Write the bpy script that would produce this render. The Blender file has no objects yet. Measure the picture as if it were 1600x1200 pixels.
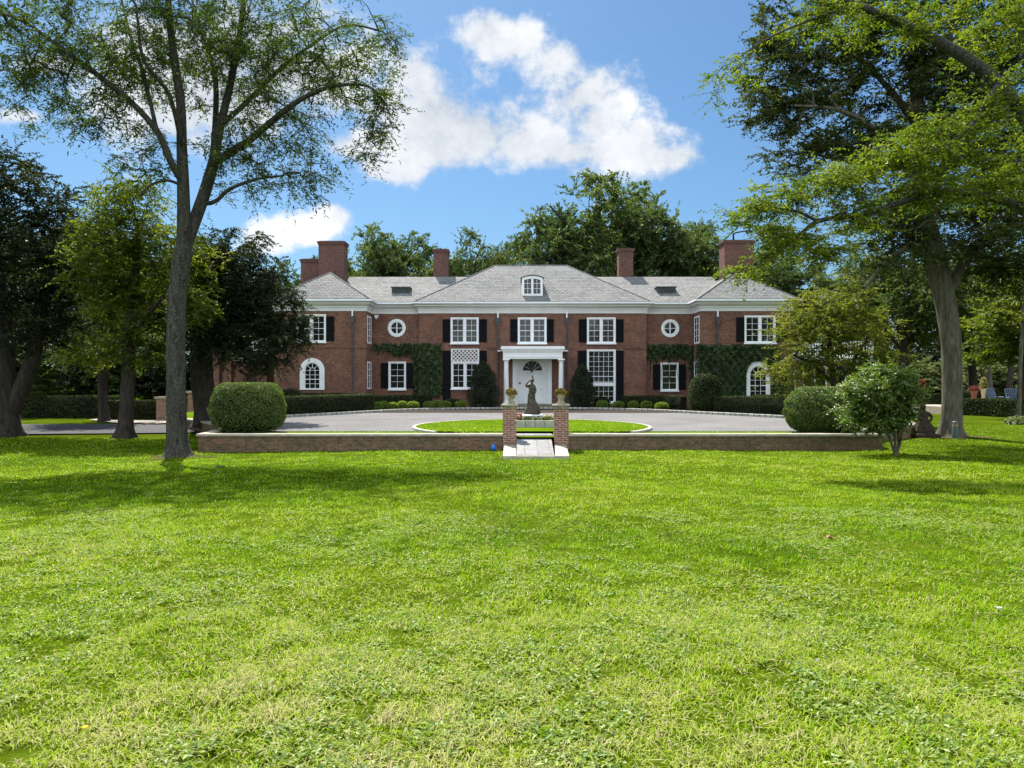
import bpy, math, random
import numpy as np
from mathutils import Vector
R = math.radians
F = 1202.0; CZ = 1.72            # focal length in photo pixels, eye height above the terrace
def P(px, py, d): return Vector(((px - 800) / F * d, d, CZ - (py - 600) / F * d))
def wx(px, d): return (px - 800) / F * d
def wz(py, d): return CZ - (py - 600) / F * d
sc = bpy.context.scene
col = sc.collection
rng = np.random.default_rng(7)
random.seed(7)

# ------------------------------------------------------------------ camera
cam = bpy.data.objects.new('camera', bpy.data.cameras.new('camera'))
col.objects.link(cam); sc.camera = cam
cam.location = (0, 0, CZ); cam.rotation_euler = (R(90), 0, 0)
cam.data.sensor_width = 36; cam.data.lens = 36 * F / 1600; cam.data.clip_end = 3000
# ------------------------------------------------------------------ light
SUN_EL, SUN_AZ = 55.0, -21.0       # azimuth from +Y towards +X
sun = bpy.data.objects.new('sun', bpy.data.lights.new('sun', 'SUN'))
col.objects.link(sun)
sd = Vector((math.sin(R(SUN_AZ)) * math.cos(R(SUN_EL)), math.cos(R(SUN_AZ)) * math.cos(R(SUN_EL)), math.sin(R(SUN_EL))))
sun.rotation_euler = sd.to_track_quat('Z', 'Y').to_euler()
sun.data.energy = 5.0; sun.data.angle = R(0.5); sun.data.color = (1.0, 0.94, 0.84)
sc.view_settings.view_transform = 'Standard'; sc.view_settings.look = 'None'
sc.view_settings.exposure = 1.22; sc.view_settings.gamma = 1
world = bpy.data.worlds.new('World'); sc.world = world; world.use_nodes = True
SKY_STRENGTH = 0.05
def build_sky():
    nt = world.node_tree; N = nt.nodes; L = nt.links; N.clear()
    out = N.new('ShaderNodeOutputWorld'); bg = N.new('ShaderNodeBackground'); L.new(bg.outputs[0], out.inputs[0])
    bg.inputs[1].default_value = SKY_STRENGTH
    sky = N.new('ShaderNodeTexSky'); sky.sky_type = 'NISHITA'; sky.sun_disc = False
    sky.sun_elevation = R(SUN_EL); sky.sun_rotation = R(SUN_AZ); sky.dust_density = 1.0; sky.ozone_density = 2.0; sky.air_density = 1.0
    tc = N.new('ShaderNodeTexCoord'); sep = N.new('ShaderNodeSeparateXYZ'); L.new(tc.outputs['Generated'], sep.inputs[0])
    def m(op, a, b=None, c=None, clamp=False):
        n = N.new('ShaderNodeMath'); n.operation = op; n.use_clamp = clamp
        for i, v in enumerate((a, b, c)):
            if v is None: continue
            if hasattr(v, 'node'): L.new(v, n.inputs[i])
            else: n.inputs[i].default_value = v
        return n.outputs[0]
    yy = m('MAXIMUM', sep.outputs[1], 0.05)
    u = m('DIVIDE', sep.outputs[0], yy); v = m('DIVIDE', sep.outputs[2], yy)
    cb = N.new('ShaderNodeCombineXYZ'); L.new(u, cb.inputs[0]); L.new(v, cb.inputs[1])
    n1 = N.new('ShaderNodeTexNoise'); n1.inputs['Scale'].default_value = 8.5; n1.inputs['Detail'].default_value = 12; n1.inputs['Roughness'].default_value = 0.64
    L.new(cb.outputs[0], n1.inputs['Vector'])
    n2 = N.new('ShaderNodeTexNoise'); n2.inputs['Scale'].default_value = 3.2; n2.inputs['Detail'].default_value = 3
    L.new(cb.outputs[0], n2.inputs['Vector'])
    # (px, py, rx, ry) of the cloud masses, turned into directions
    blobs = [(670,180,95,75),(650,120,48,42),(740,205,110,52),(700,225,130,40),(820,225,120,40),(900,238,110,34),(980,235,90,36),
             (1045,246,62,24),(770,52,48,42),(815,62,70,40),(870,95,62,48),(905,150,62,58),(930,190,58,50),(1000,210,46,26),
             (480,358,42,20),(522,340,30,22),(335,90,190,120),(300,170,160,70),(560,225,60,26),(470,120,110,70),(60,105,60,22),(610,262,60,24),(420,370,40,26),(30,180,40,16)]
    dmin = None
    for (px, py, rx, ry) in blobs:
        cu, cv = (px - 800) / F, (600 - py) / F; ru, rv = rx * 1.22 / F, ry * 1.22 / F
        ma = N.new('ShaderNodeVectorMath'); ma.operation = 'MULTIPLY_ADD'
        L.new(cb.outputs[0], ma.inputs[0]); ma.inputs[1].default_value = (1 / ru, 1 / rv, 0); ma.inputs[2].default_value = (-cu / ru, -cv / rv, 0)
        ln = N.new('ShaderNodeVectorMath'); ln.operation = 'LENGTH'; L.new(ma.outputs[0], ln.inputs[0])
        dmin = ln.outputs['Value'] if dmin is None else m('SMOOTH_MIN', dmin, ln.outputs['Value'], 0.25)
    nz = m('MULTIPLY_ADD', m('SUBTRACT', n1.outputs[0], 0.5), 4.0, m('SUBTRACT', 1.0, dmin))
    mr = N.new('ShaderNodeMapRange'); mr.interpolation_type = 'SMOOTHSTEP'; L.new(nz, mr.inputs[0])
    mr.inputs[1].default_value = -0.08; mr.inputs[2].default_value = 0.68
    mask = m('MULTIPLY', mr.outputs[0], m('GREATER_THAN', sep.outputs[1], 0.05))
    mask = m('MULTIPLY', mask, 0.94)
    # cloud body: white with grey hollows
    cr = N.new('ShaderNodeMapRange'); L.new(m('MULTIPLY_ADD', n1.outputs[0], 0.55, m('MULTIPLY', n2.outputs[0], 0.45)), cr.inputs[0])
    cr.inputs[1].default_value = 0.40; cr.inputs[2].default_value = 0.60
    mx = N.new('ShaderNodeMix'); mx.data_type = 'RGBA'; L.new(cr.outputs[0], mx.inputs[0])
    mx.inputs[6].default_value = (5.0, 5.5, 6.1, 1); mx.inputs[7].default_value = (9.2, 9.3, 9.5, 1)
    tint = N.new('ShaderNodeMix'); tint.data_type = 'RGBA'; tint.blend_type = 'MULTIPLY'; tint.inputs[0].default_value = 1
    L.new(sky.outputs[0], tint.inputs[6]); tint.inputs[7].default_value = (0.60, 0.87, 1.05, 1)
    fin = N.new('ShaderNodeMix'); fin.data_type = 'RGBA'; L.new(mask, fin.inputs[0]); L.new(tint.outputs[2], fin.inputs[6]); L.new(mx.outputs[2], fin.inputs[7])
    # bright broken clouds added out of view behind the viewer, filling the shaded facade
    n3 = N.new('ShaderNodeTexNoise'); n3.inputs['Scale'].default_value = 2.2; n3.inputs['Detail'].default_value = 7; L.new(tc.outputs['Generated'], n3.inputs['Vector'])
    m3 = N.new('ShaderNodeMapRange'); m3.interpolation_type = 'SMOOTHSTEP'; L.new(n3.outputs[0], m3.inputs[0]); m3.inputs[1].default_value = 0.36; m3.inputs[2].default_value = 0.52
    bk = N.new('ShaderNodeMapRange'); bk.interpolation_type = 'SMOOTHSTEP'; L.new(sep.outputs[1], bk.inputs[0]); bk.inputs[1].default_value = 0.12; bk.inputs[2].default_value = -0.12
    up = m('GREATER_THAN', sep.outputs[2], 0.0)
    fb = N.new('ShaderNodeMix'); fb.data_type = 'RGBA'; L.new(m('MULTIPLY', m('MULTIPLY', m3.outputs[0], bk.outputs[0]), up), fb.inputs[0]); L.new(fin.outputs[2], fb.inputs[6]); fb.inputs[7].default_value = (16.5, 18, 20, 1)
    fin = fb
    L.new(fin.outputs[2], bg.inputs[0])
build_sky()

# ------------------------------------------------------------------ helpers
def tag(o, label=None, cat=None, group=None, kind=None):
    if label: o['label'] = label
    if cat: o['category'] = cat
    if group: o['group'] = group
    if kind: o['kind'] = kind
    return o
def empty(name, loc, label, cat, group=None, rz=0.0):
    o = bpy.data.objects.new(name, None); col.objects.link(o)
    o.location = loc; o.rotation_euler = (0, 0, rz); o.empty_display_size = 0.3
    return tag(o, label, cat, group)
def link_mesh(name, me, mats, parent=None, world_coords=True):
    o = bpy.data.objects.new(name, me)
    for mm in (mats if isinstance(mats, (list, tuple)) else [mats]): me.materials.append(mm)
    col.objects.link(o)
    if parent is not None:
        o.parent = parent
        if world_coords:
            p = parent; t = Vector((0, 0, 0))
            while p is not None: t += p.location; p = p.parent
            o.location = -t
    return o
class MB:
    def __init__(s): s.v = []; s.f = []; s.sm = []
    def add(s, vs, fs, smooth=False):
        b = len(s.v); s.v += [tuple(v) for v in vs]
        for f in fs: s.f.append([b + i for i in f]); s.sm.append(smooth)
        return s
    def box(s, x0, x1, y0, y1, z0, z1):
        v = [(x0,y0,z0),(x1,y0,z0),(x1,y1,z0),(x0,y1,z0),(x0,y0,z1),(x1,y0,z1),(x1,y1,z1),(x0,y1,z1)]
        return s.add(v, [(3,2,1,0),(4,5,6,7),(0,1,5,4),(1,2,6,5),(2,3,7,6),(3,0,4,7)])
    def tube(s, pts, rad, n=10, cap=True, smooth=True):
        pts = [Vector(p) for p in pts]; k = len(pts); rings = []; up = None
        for i, p in enumerate(pts):
            t = (pts[min(i+1,k-1)] - pts[max(i-1,0)]).normalized()
            if up is None: up = Vector((0,1,0)) if abs(t.z) > 0.8 else Vector((0,0,1))
            a = t.cross(up).normalized(); b = a.cross(t).normalized(); up = b
            r = rad[i] if hasattr(rad, '__len__') else rad
            rings.append([p + a * (math.cos(2*math.pi*j/n) * r) + b * (math.sin(2*math.pi*j/n) * r) for j in range(n)])
        vs = [v for ring in rings for v in ring]
        fs = [(i*n+j, i*n+(j+1)%n, (i+1)*n+(j+1)%n, (i+1)*n+j) for i in range(k-1) for j in range(n)]
        s.add(vs, fs, smooth)
        if cap: s.add(rings[0], [tuple(range(n))[::-1]]); s.add(rings[-1], [tuple(range(n))])
        return s
    def lathe(s, c, prof, n=20, smooth=True):
        vs = []; k = len(prof)
        for (r, z) in prof:
            vs += [(c[0]+r*math.cos(2*math.pi*j/n), c[1]+r*math.sin(2*math.pi*j/n), c[2]+z) for j in range(n)]
        fs = [(i*n+j, i*n+(j+1)%n, (i+1)*n+(j+1)%n, (i+1)*n+j) for i in range(k-1) for j in range(n)]
        s.add(vs, fs, smooth); s.add(vs[:n], [tuple(range(n))[::-1]]); s.add(vs[-n:], [tuple(range(n))])
        return s
    def prism_y(s, poly, y0, y1):        # polygon in (x,z), pushed from y0 to y1
        n = len(poly); vs = [(x,y0,z) for x,z in poly] + [(x,y1,z) for x,z in poly]
        return s.add(vs, [tuple(range(n)), tuple(range(2*n-1, n-1, -1))] + [(i, i+n, (i+1)%n+n, (i+1)%n) for i in range(n)])
    def prism_z(s, poly, z0, z1):
        n = len(poly); vs = [(x,y,z0) for x,y in poly] + [(x,y,z1) for x,y in poly]
        return s.add(vs, [tuple(range(n))[::-1], tuple(range(n, 2*n))] + [(i, (i+1)%n, (i+1)%n+n, i+n) for i in range(n)])
    def ring_y(s, cx, cz, r0, r1, y0, y1, a0=0, a1=360, n=32):   # flat ring facing y, with thickness
        full = abs(a1 - a0 - 360) < 1e-6; k = n if full else n + 1; vs = []
        for j in range(k):
            a = R(a0 + (a1 - a0) * j / n); c, q = math.cos(a), math.sin(a)
            vs += [(cx+r0*c,y0,cz+r0*q),(cx+r1*c,y0,cz+r1*q),(cx+r1*c,y1,cz+r1*q),(cx+r0*c,y1,cz+r0*q)]
        fs = []
        for j in range(n):
            a, b = 4*j, 4*((j+1) % k)
            for e in range(4): fs.append((a+e, a+(e+1)%4, b+(e+1)%4, b+e))
        if not full: fs += [(0,1,2,3), tuple(4*(k-1)+e for e in (3,2,1,0))]
        return s.add(vs, fs)
    def build(s, name, mat, parent=None):
        me = bpy.data.meshes.new(name); me.from_pydata(s.v, [], s.f); me.update()
        me.polygons.foreach_set('use_smooth', s.sm)
        return link_mesh(name, me, mat, parent)
def sweep(mb, prof, path):               # prof: closed [(out, z)], path: [(x,y)], outward = right of travel
    n = len(prof); k = len(path); vs = []
    for i in range(k):
        p = Vector(path[i]); d0 = (p - Vector(path[max(i-1,0)])); d1 = (Vector(path[min(i+1,k-1)]) - p)
        if d0.length < 1e-9: d0 = d1
        if d1.length < 1e-9: d1 = d0
        d0.normalize(); d1.normalize()
        n0 = Vector((d0.y, -d0.x)); n1 = Vector((d1.y, -d1.x)); b = (n0 + n1); b = b / max(b.length_squared / 2, 0.2)
        for (o, z) in prof: vs.append((p.x + b.x * o, p.y + b.y * o, z))
    fs = [(i*n+j, (i+1)*n+j, (i+1)*n+(j+1)%n, i*n+(j+1)%n) for i in range(k-1) for j in range(n)]
    fs += [tuple(range(n))[::-1], tuple(range((k-1)*n, k*n))]
    mb.add(vs, fs)
def spline(pts, n=8, closed=False):
    out = []; k = len(pts); pts = [np.array(p, float) for p in pts]
    for i in range(k if closed else k - 1):
        g = lambda j: pts[j % k] if closed else pts[min(max(j, 0), k-1)]
        p0, p1, p2, p3 = g(i-1), g(i), g(i+1), g(i+2)
        for t in np.linspace(0, 1, n, endpoint=False):
            out.append(tuple(0.5*((2*p1)+(p2-p0)*t+(2*p0-5*p1+4*p2-p3)*t*t+(3*p1-p0-3*p2+p3)*t**3)))
    if not closed: out.append(tuple(pts[-1]))
    return out

# numpy meshes ------------------------------------------------------
def np_mesh(name, verts, loops, sizes, tint=None, matidx=None, smooth=False):
    me = bpy.data.meshes.new(name); verts = np.asarray(verts, np.float32); loops = np.asarray(loops, np.int32); sizes = np.asarray(sizes, np.int32)
    me.vertices.add(len(verts)); me.vertices.foreach_set('co', verts.ravel())
    me.loops.add(len(loops)); me.loops.foreach_set('vertex_index', loops)
    me.polygons.add(len(sizes)); st = np.zeros(len(sizes), np.int32); st[1:] = np.cumsum(sizes)[:-1]
    me.polygons.foreach_set('loop_start', st)
    if matidx is not None: me.polygons.foreach_set('material_index', np.asarray(matidx, np.int32))
    if smooth: me.polygons.foreach_set('use_smooth', np.ones(len(sizes), bool) if smooth is True else smooth)
    if tint is not None:
        a = me.attributes.new('tint', 'FLOAT', 'POINT'); a.data.foreach_set('value', np.asarray(tint, np.float32))
    me.update(calc_edges=True)
    return me
def unit(a): return a / np.maximum(np.linalg.norm(a, axis=-1, keepdims=True), 1e-9)
def leaf_arrays(c, nrm, L, W, tint, r=rng, droop=0.0, axis=None):
    """one diamond-shaped, slightly folded leaf per point: 4 verts, 2 tris"""
    n = len(c); a = r.normal(size=(n, 3)) if axis is None else np.array(axis); a[:, 2] -= droop
    nrm = unit(nrm); a = a - nrm * np.sum(a * nrm, 1, keepdims=True); a = unit(a); b = np.cross(nrm, a)
    L = np.broadcast_to(L, (n,))[:, None]; W = np.broadcast_to(W, (n,))[:, None]
    f = nrm * W * 0.22
    v = np.stack([c - a*L*0.5, c + b*W*0.5 + f - a*L*0.05, c + a*L*0.5 - nrm*L*0.08, c - b*W*0.5 + f - a*L*0.05], 1).reshape(-1, 3)
    return v, np.repeat(tint, 4)
def leaf_mesh(name, parts):
    """parts: list of (verts, tint) from leaf_arrays"""
    v = np.concatenate([p[0] for p in parts]); t = np.concatenate([p[1] for p in parts]); n = len(v) // 4
    b = np.arange(n, dtype=np.int32)[:, None] * 4
    loops = np.concatenate([b+0, b+1, b+2, b+0, b+2, b+3], 1).ravel()
    return np_mesh(name, v, loops, np.full(n*2, 3), t)

# ------------------------------------------------------------------ materials
def mat_new(name):
    m = bpy.data.materials.new(name); m.use_nodes = True; nt = m.node_tree
    return m, nt, nt.nodes, nt.links, nt.nodes['Principled BSDF']
def set_spec(b, v): b.inputs['Specular IOR Level'].default_value = v
def plain(name, c, rough=0.6, var=0.12, scale=6.0, spec=0.4, bump=0.0, metal=0.0):
    m, nt, N, L, b = mat_new(name)
    g = N.new('ShaderNodeNewGeometry'); n = N.new('ShaderNodeTexNoise'); n.inputs['Scale'].default_value = scale; n.inputs['Detail'].default_value = 6
    L.new(g.outputs['Position'], n.inputs['Vector'])
    r = N.new('ShaderNodeValToRGB'); L.new(n.outputs[0], r.inputs[0])
    r.color_ramp.elements[0].position = 0.3; r.color_ramp.elements[1].position = 0.7
    r.color_ramp.elements[0].color = tuple(x * (1 - var) for x in c) + (1,); r.color_ramp.elements[1].color = tuple(min(1, x * (1 + var)) for x in c) + (1,)
    L.new(r.outputs[0], b.inputs['Base Color']); b.inputs['Roughness'].default_value = rough; set_spec(b, spec); b.inputs['Metallic'].default_value = metal
    if bump:
        n2 = N.new('ShaderNodeTexNoise'); n2.inputs['Scale'].default_value = scale * 4; n2.inputs['Detail'].default_value = 5; L.new(g.outputs['Position'], n2.inputs['Vector'])
        bp = N.new('ShaderNodeBump'); bp.inputs['Strength'].default_value = bump; bp.inputs['Distance'].default_value = 0.03; L.new(n2.outputs[0], bp.inputs['Height']); L.new(bp.outputs[0], b.inputs['Normal'])
    return m
def face_coords(N, L, zs=1.0):
    """(along the wall, height) from position and normal"""
    g = N.new('ShaderNodeNewGeometry'); sp = N.new('ShaderNodeSeparateXYZ'); L.new(g.outputs['Position'], sp.inputs[0])
    sn = N.new('ShaderNodeSeparateXYZ'); L.new(g.outputs['True Normal'], sn.inputs[0])
    def m(op, a, b=None):
        n = N.new('ShaderNodeMath'); n.operation = op
        for i, v in enumerate((a, b)):
            if v is None: continue
            if hasattr(v, 'node'): L.new(v, n.inputs[i])
            else: n.inputs[i].default_value = v
        return n.outputs[0]
    nx = m('GREATER_THAN', m('ABSOLUTE', sn.outputs[0]), m('ABSOLUTE', sn.outputs[1]))
    h = m('ADD', m('MULTIPLY', sp.outputs[1], nx), m('MULTIPLY', sp.outputs[0], m('SUBTRACT', 1.0, nx)))
    c = N.new('ShaderNodeCombineXYZ'); L.new(h, c.inputs[0]); L.new(m('MULTIPLY', sp.outputs[2], zs), c.inputs[1])
    return c.outputs[0], g
def brick_mat(name, c1, c2, mortar, bw=0.215, rh=0.075, ms=0.009, stain=(0.10, 0.09, 0.07), stain_amt=0.35, zs=1.0, rough=0.85, nscale=0.7, bump=0.35, offset=0.5):
    m, nt, N, L, b = mat_new(name)
    vec, g = face_coords(N, L, zs)
    br = N.new('ShaderNodeTexBrick'); L.new(vec, br.inputs['Vector'])
    br.inputs['Color1'].default_value = c1 + (1,); br.inputs['Color2'].default_value = c2 + (1,); br.inputs['Mortar'].default_value = mortar + (1,)
    br.inputs['Scale'].default_value = 1; br.inputs['Brick Width'].default_value = bw; br.inputs['Row Height'].default_value = rh
    br.inputs['Mortar Size'].default_value = ms; br.inputs['Mortar Smooth'].default_value = 0.2; br.offset = offset
    n = N.new('ShaderNodeTexNoise'); n.inputs['Scale'].default_value = nscale; n.inputs['Detail'].default_value = 8; n.inputs['Roughness'].default_value = 0.62; L.new(g.outputs['Position'], n.inputs['Vector'])
    mr = N.new('ShaderNodeMapRange'); L.new(n.outputs[0], mr.inputs[0]); mr.inputs[1].default_value = 0.4; mr.inputs[2].default_value = 0.72; mr.inputs[4].default_value = stain_amt
    mx = N.new('ShaderNodeMix'); mx.data_type = 'RGBA'; L.new(mr.outputs[0], mx.inputs[0]); L.new(br.outputs[0], mx.inputs[6]); mx.inputs[7].default_value = stain + (1,)
    n3 = N.new('ShaderNodeTexNoise'); n3.inputs['Scale'].default_value = 9; n3.inputs['Detail'].default_value = 4; L.new(g.outputs['Position'], n3.inputs['Vector'])
    hv = N.new('ShaderNodeMapRange'); L.new(n3.outputs[0], hv.inputs[0]); hv.inputs[1].default_value = 0.3; hv.inputs[2].default_value = 0.7; hv.inputs[3].default_value = 0.72; hv.inputs[4].default_value = 1.28
    hs = N.new('ShaderNodeHueSaturation'); L.new(hv.outputs[0], hs.inputs['Value']); L.new(mx.outputs[2], hs.inputs['Color'])
    L.new(hs.outputs[0], b.inputs['Base Color']); b.inputs['Roughness'].default_value = rough; set_spec(b, 0.25)
    bp = N.new('ShaderNodeBump'); bp.inputs['Strength'].default_value = bump; bp.inputs['Distance'].default_value = 0.01; bp.invert = True
    L.new(br.outputs['Fac'], bp.inputs['Height']); L.new(bp.outputs[0], b.inputs['Normal'])
    return m
def leaf_mat(name, c0, c1, trans=0.45, tr_tint=(1.25, 1.3, 0.5), rough=0.45, gloss=0.025):
    """leaf tissue: diffuse + light passing through + a waxy sheen; the 'tint' attribute gives each leaf its own colour"""
    m, nt, N, L, b = mat_new(name); N.remove(b); out = N['Material Output']
    at = N.new('ShaderNodeAttribute'); at.attribute_name = 'tint'
    r = N.new('ShaderNodeValToRGB'); L.new(at.outputs['Fac'], r.inputs[0]); r.color_ramp.elements[0].color = c0 + (1,); r.color_ramp.elements[1].color = c1 + (1,)
    d = N.new('ShaderNodeBsdfDiffuse'); L.new(r.outputs[0], d.inputs[0])
    tt = N.new('ShaderNodeMix'); tt.data_type = 'RGBA'; tt.blend_type = 'MULTIPLY'; tt.inputs[0].default_value = 1; L.new(r.outputs[0], tt.inputs[6]); tt.inputs[7].default_value = tr_tint + (1,)
    t = N.new('ShaderNodeBsdfTranslucent'); L.new(tt.outputs[2], t.inputs[0])
    mx = N.new('ShaderNodeMixShader'); mx.inputs[0].default_value = trans; L.new(d.outputs[0], mx.inputs[1]); L.new(t.outputs[0], mx.inputs[2])
    gl = N.new('ShaderNodeBsdfGlossy'); gl.inputs['Roughness'].default_value = rough
    m2 = N.new('ShaderNodeMixShader'); m2.inputs[0].default_value = gloss; L.new(mx.outputs[0], m2.inputs[1]); L.new(gl.outputs[0], m2.inputs[2])
    L.new(m2.outputs[0], out.inputs[0])
    return m
def bark_mat(name, c0, c1, scale=9.0, lichen=None):
    m, nt, N, L, b = mat_new(name)
    g = N.new('ShaderNodeNewGeometry'); mp = N.new('ShaderNodeMapping'); mp.inputs['Scale'].default_value = (1, 1, 0.22); L.new(g.outputs['Position'], mp.inputs[0])
    n = N.new('ShaderNodeTexNoise'); n.inputs['Scale'].default_value = scale; n.inputs['Detail'].default_value = 8; n.inputs['Roughness'].default_value = 0.7; L.new(mp.outputs[0], n.inputs['Vector'])
    r = N.new('ShaderNodeValToRGB'); L.new(n.outputs[0], r.inputs[0]); r.color_ramp.elements[0].position = 0.36; r.color_ramp.elements[1].position = 0.66
    r.color_ramp.elements[0].color = c0 + (1,); r.color_ramp.elements[1].color = c1 + (1,)
    last = r.outputs[0]
    if lichen:
        n2 = N.new('ShaderNodeTexNoise'); n2.inputs['Scale'].default_value = 17; n2.inputs['Detail'].default_value = 6; n2.inputs['Roughness'].default_value = 0.75; L.new(g.outputs['Position'], n2.inputs['Vector'])
        mr = N.new('ShaderNodeMapRange'); L.new(n2.outputs[0], mr.inputs[0]); mr.inputs[1].default_value = 0.54; mr.inputs[2].default_value = 0.60; mr.inputs[4].default_value = 0.75
        mx = N.new('ShaderNodeMix'); mx.data_type = 'RGBA'; L.new(mr.outputs[0], mx.inputs[0]); L.new(last, mx.inputs[6]); mx.inputs[7].default_value = lichen + (1,); last = mx.outputs[2]
    L.new(last, b.inputs['Base Color']); b.inputs['Roughness'].default_value = 0.92; set_spec(b, 0.15)
    bp = N.new('ShaderNodeBump'); bp.inputs['Strength'].default_value = 0.9; bp.inputs['Distance'].default_value = 0.05; L.new(n.outputs[0], bp.inputs['Height']); L.new(bp.outputs[0], b.inputs['Normal'])
    return m
def glass_mat(name, c=(0.012, 0.014, 0.014)):
    m, nt, N, L, b = mat_new(name)
    b.inputs['Base Color'].default_value = c + (1,); b.inputs['Roughness'].default_value = 0.04; set_spec(b, 0.5)
    g = N.new('ShaderNodeNewGeometry'); n = N.new('ShaderNodeTexNoise'); n.inputs['Scale'].default_value = 2.5; L.new(g.outputs['Position'], n.inputs['Vector'])
    bp = N.new('ShaderNodeBump'); bp.inputs['Strength'].default_value = 0.12; bp.inputs['Distance'].default_value = 0.05; L.new(n.outputs[0], bp.inputs['Height']); L.new(bp.outputs[0], b.inputs['Normal'])
    return m
def lawn_mat(name, cs, s1=0.35, s2=9.0):
    m, nt, N, L, b = mat_new(name)
    g = N.new('ShaderNodeNewGeometry')
    n = N.new('ShaderNodeTexNoise'); n.inputs['Scale'].default_value = s1; n.inputs['Detail'].default_value = 7; n.inputs['Roughness'].default_value = 0.6; L.new(g.outputs['Position'], n.inputs['Vector'])
    n2 = N.new('ShaderNodeTexNoise'); n2.inputs['Scale'].default_value = s2; n2.inputs['Detail'].default_value = 8; n2.inputs['Roughness'].default_value = 0.7; L.new(g.outputs['Position'], n2.inputs['Vector'])
    ma = N.new('ShaderNodeMath'); ma.operation = 'MULTIPLY_ADD'; L.new(n2.outputs[0], ma.inputs[0]); ma.inputs[1].default_value = 0.6; 
    mb_ = N.new('ShaderNodeMath'); mb_.operation = 'MULTIPLY'; L.new(n.outputs[0], mb_.inputs[0]); mb_.inputs[1].default_value = 0.4; L.new(mb_.outputs[0], ma.inputs[2])
    r = N.new('ShaderNodeValToRGB'); L.new(ma.outputs[0], r.inputs[0]); e = r.color_ramp.elements
    e[0].position = 0.34; e[0].color = cs[0] + (1,); e[1].position = 0.66; e[1].color = cs[2] + (1,)
    k = e.new(0.5); k.color = cs[1] + (1,)
    L.new(r.outputs[0], b.inputs['Base Color']); b.inputs['Roughness'].default_value = 0.95; set_spec(b, 0.0)
    n3 = N.new('ShaderNodeTexNoise'); n3.inputs['Scale'].default_value = 40; n3.inputs['Detail'].default_value = 6; L.new(g.outputs['Position'], n3.inputs['Vector'])
    bp = N.new('ShaderNodeBump'); bp.inputs['Strength'].default_value = 0.8; bp.inputs['Distance'].default_value = 0.04; L.new(n3.outputs[0], bp.inputs['Height']); L.new(bp.outputs[0], b.inputs['Normal'])
    return m

M = {}
M['brick'] = brick_mat('house brick', (0.225,0.09,0.057), (0.12,0.05,0.036), (0.23,0.15,0.105), stain=(0.07,0.036,0.03), stain_amt=0.6, ms=0.012, nscale=1.3)
M['chimney'] = brick_mat('chimney brick', (0.16,0.062,0.045), (0.095,0.040,0.032), (0.16,0.115,0.095), stain=(0.06,0.04,0.04), stain_amt=0.4)
M['wallbrick'] = brick_mat('garden wall brick', (0.20,0.10,0.058), (0.09,0.058,0.036), (0.16,0.13,0.09), stain=(0.075,0.075,0.035), stain_amt=0.75, nscale=0.9)
M['pierbrick'] = brick_mat('pier brick', (0.27,0.11,0.07), (0.16,0.065,0.045), (0.38,0.32,0.26), stain=(0.15,0.10,0.06), stain_amt=0.35, ms=0.012)
M['slate'] = brick_mat('roof slate', (0.205,0.207,0.205), (0.13,0.133,0.135), (0.055,0.056,0.06), bw=0.30, rh=0.13, ms=0.018, stain=(0.19,0.187,0.175), stain_amt=0.6, rough=0.95, nscale=0.5, bump=0.5)
M['white'] = plain('white paint', (0.80,0.82,0.83), 0.45, 0.05, 2.0)
M['cornice'] = plain('pale grey painted cornice', (0.66,0.66,0.64), 0.5, 0.07, 1.2)
M['black'] = plain('black painted shutter', (0.006,0.006,0.008), 0.7, 0.1, 3.0, 0.12)
M['pipe'] = plain('dark lead pipe', (0.055,0.058,0.066), 0.55, 0.25, 4.0, 0.4)
M['copper'] = plain('dark gutter', (0.05,0.065,0.06), 0.6, 0.3, 3.0)
M['glass'] = glass_mat('window glass')
M['fanglass'] = plain('dark fanlight glass', (0.02,0.015,0.010), 0.35, 0.3, 5.0, 0.3); M['glass_green'] = glass_mat('window glass, garden behind', (0.018,0.026,0.014)); M['glass_curtain'] = glass_mat('window glass, curtain behind', (0.05,0.047,0.042))
M['glass_grey'] = plain('grey lower glass', (0.16,0.15,0.14), 0.12, 0.3, 3.0, 0.5)
M['stone'] = plain('pale stone coping', (0.34,0.315,0.25), 0.85, 0.22, 3.0, 0.2, 0.3)
M['mossstone'] = plain('mossy stone cap', (0.20,0.19,0.12), 0.9, 0.35, 7.0, 0.2, 0.4)
M['urnstone'] = plain('weathered urn stone', (0.33,0.29,0.20), 0.9, 0.35, 14.0, 0.2, 0.4)
M['setts'] = brick_mat('granite setts', (0.42,0.41,0.38), (0.28,0.27,0.26), (0.12,0.11,0.10), bw=0.3, rh=0.4, ms=0.03, stain=(0.2,0.19,0.16), stain_amt=0.3)
M['curbstone'] = plain('pale curb stone', (0.36,0.35,0.31), 0.8, 0.15, 5.0, 0.2, 0.2)

M['asphalt'] = plain('asphalt', (0.052,0.052,0.058), 0.9, 0.3, 8.0, 0.2, 0.3)
M['path'] = plain('pale gravel path', (0.30,0.27,0.22), 0.95, 0.2, 8.0, 0.15, 0.4)
M['flags'] = brick_mat('grey pavers', (0.21,0.21,0.215), (0.17,0.17,0.175), (0.11,0.11,0.11), bw=0.4, rh=0.5, ms=0.012, stain=(0.2,0.2,0.19), stain_amt=0.3)
M['soil'] = plain('dark soil and mulch', (0.035,0.026,0.018), 0.95, 0.4, 12.0, 0.1, 0.6)
M['bronze'] = plain('weathered bronze', (0.055,0.046,0.028), 0.6, 0.8, 11.0, 0.5, 1.0)
M['darkstone'] = plain('dark weathered stone', (0.035,0.026,0.018), 0.9, 0.4, 10.0, 0.2, 0.3)
M['iron'] = plain('black iron', (0.02,0.021,0.02), 0.5, 0.2, 6.0)
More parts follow.
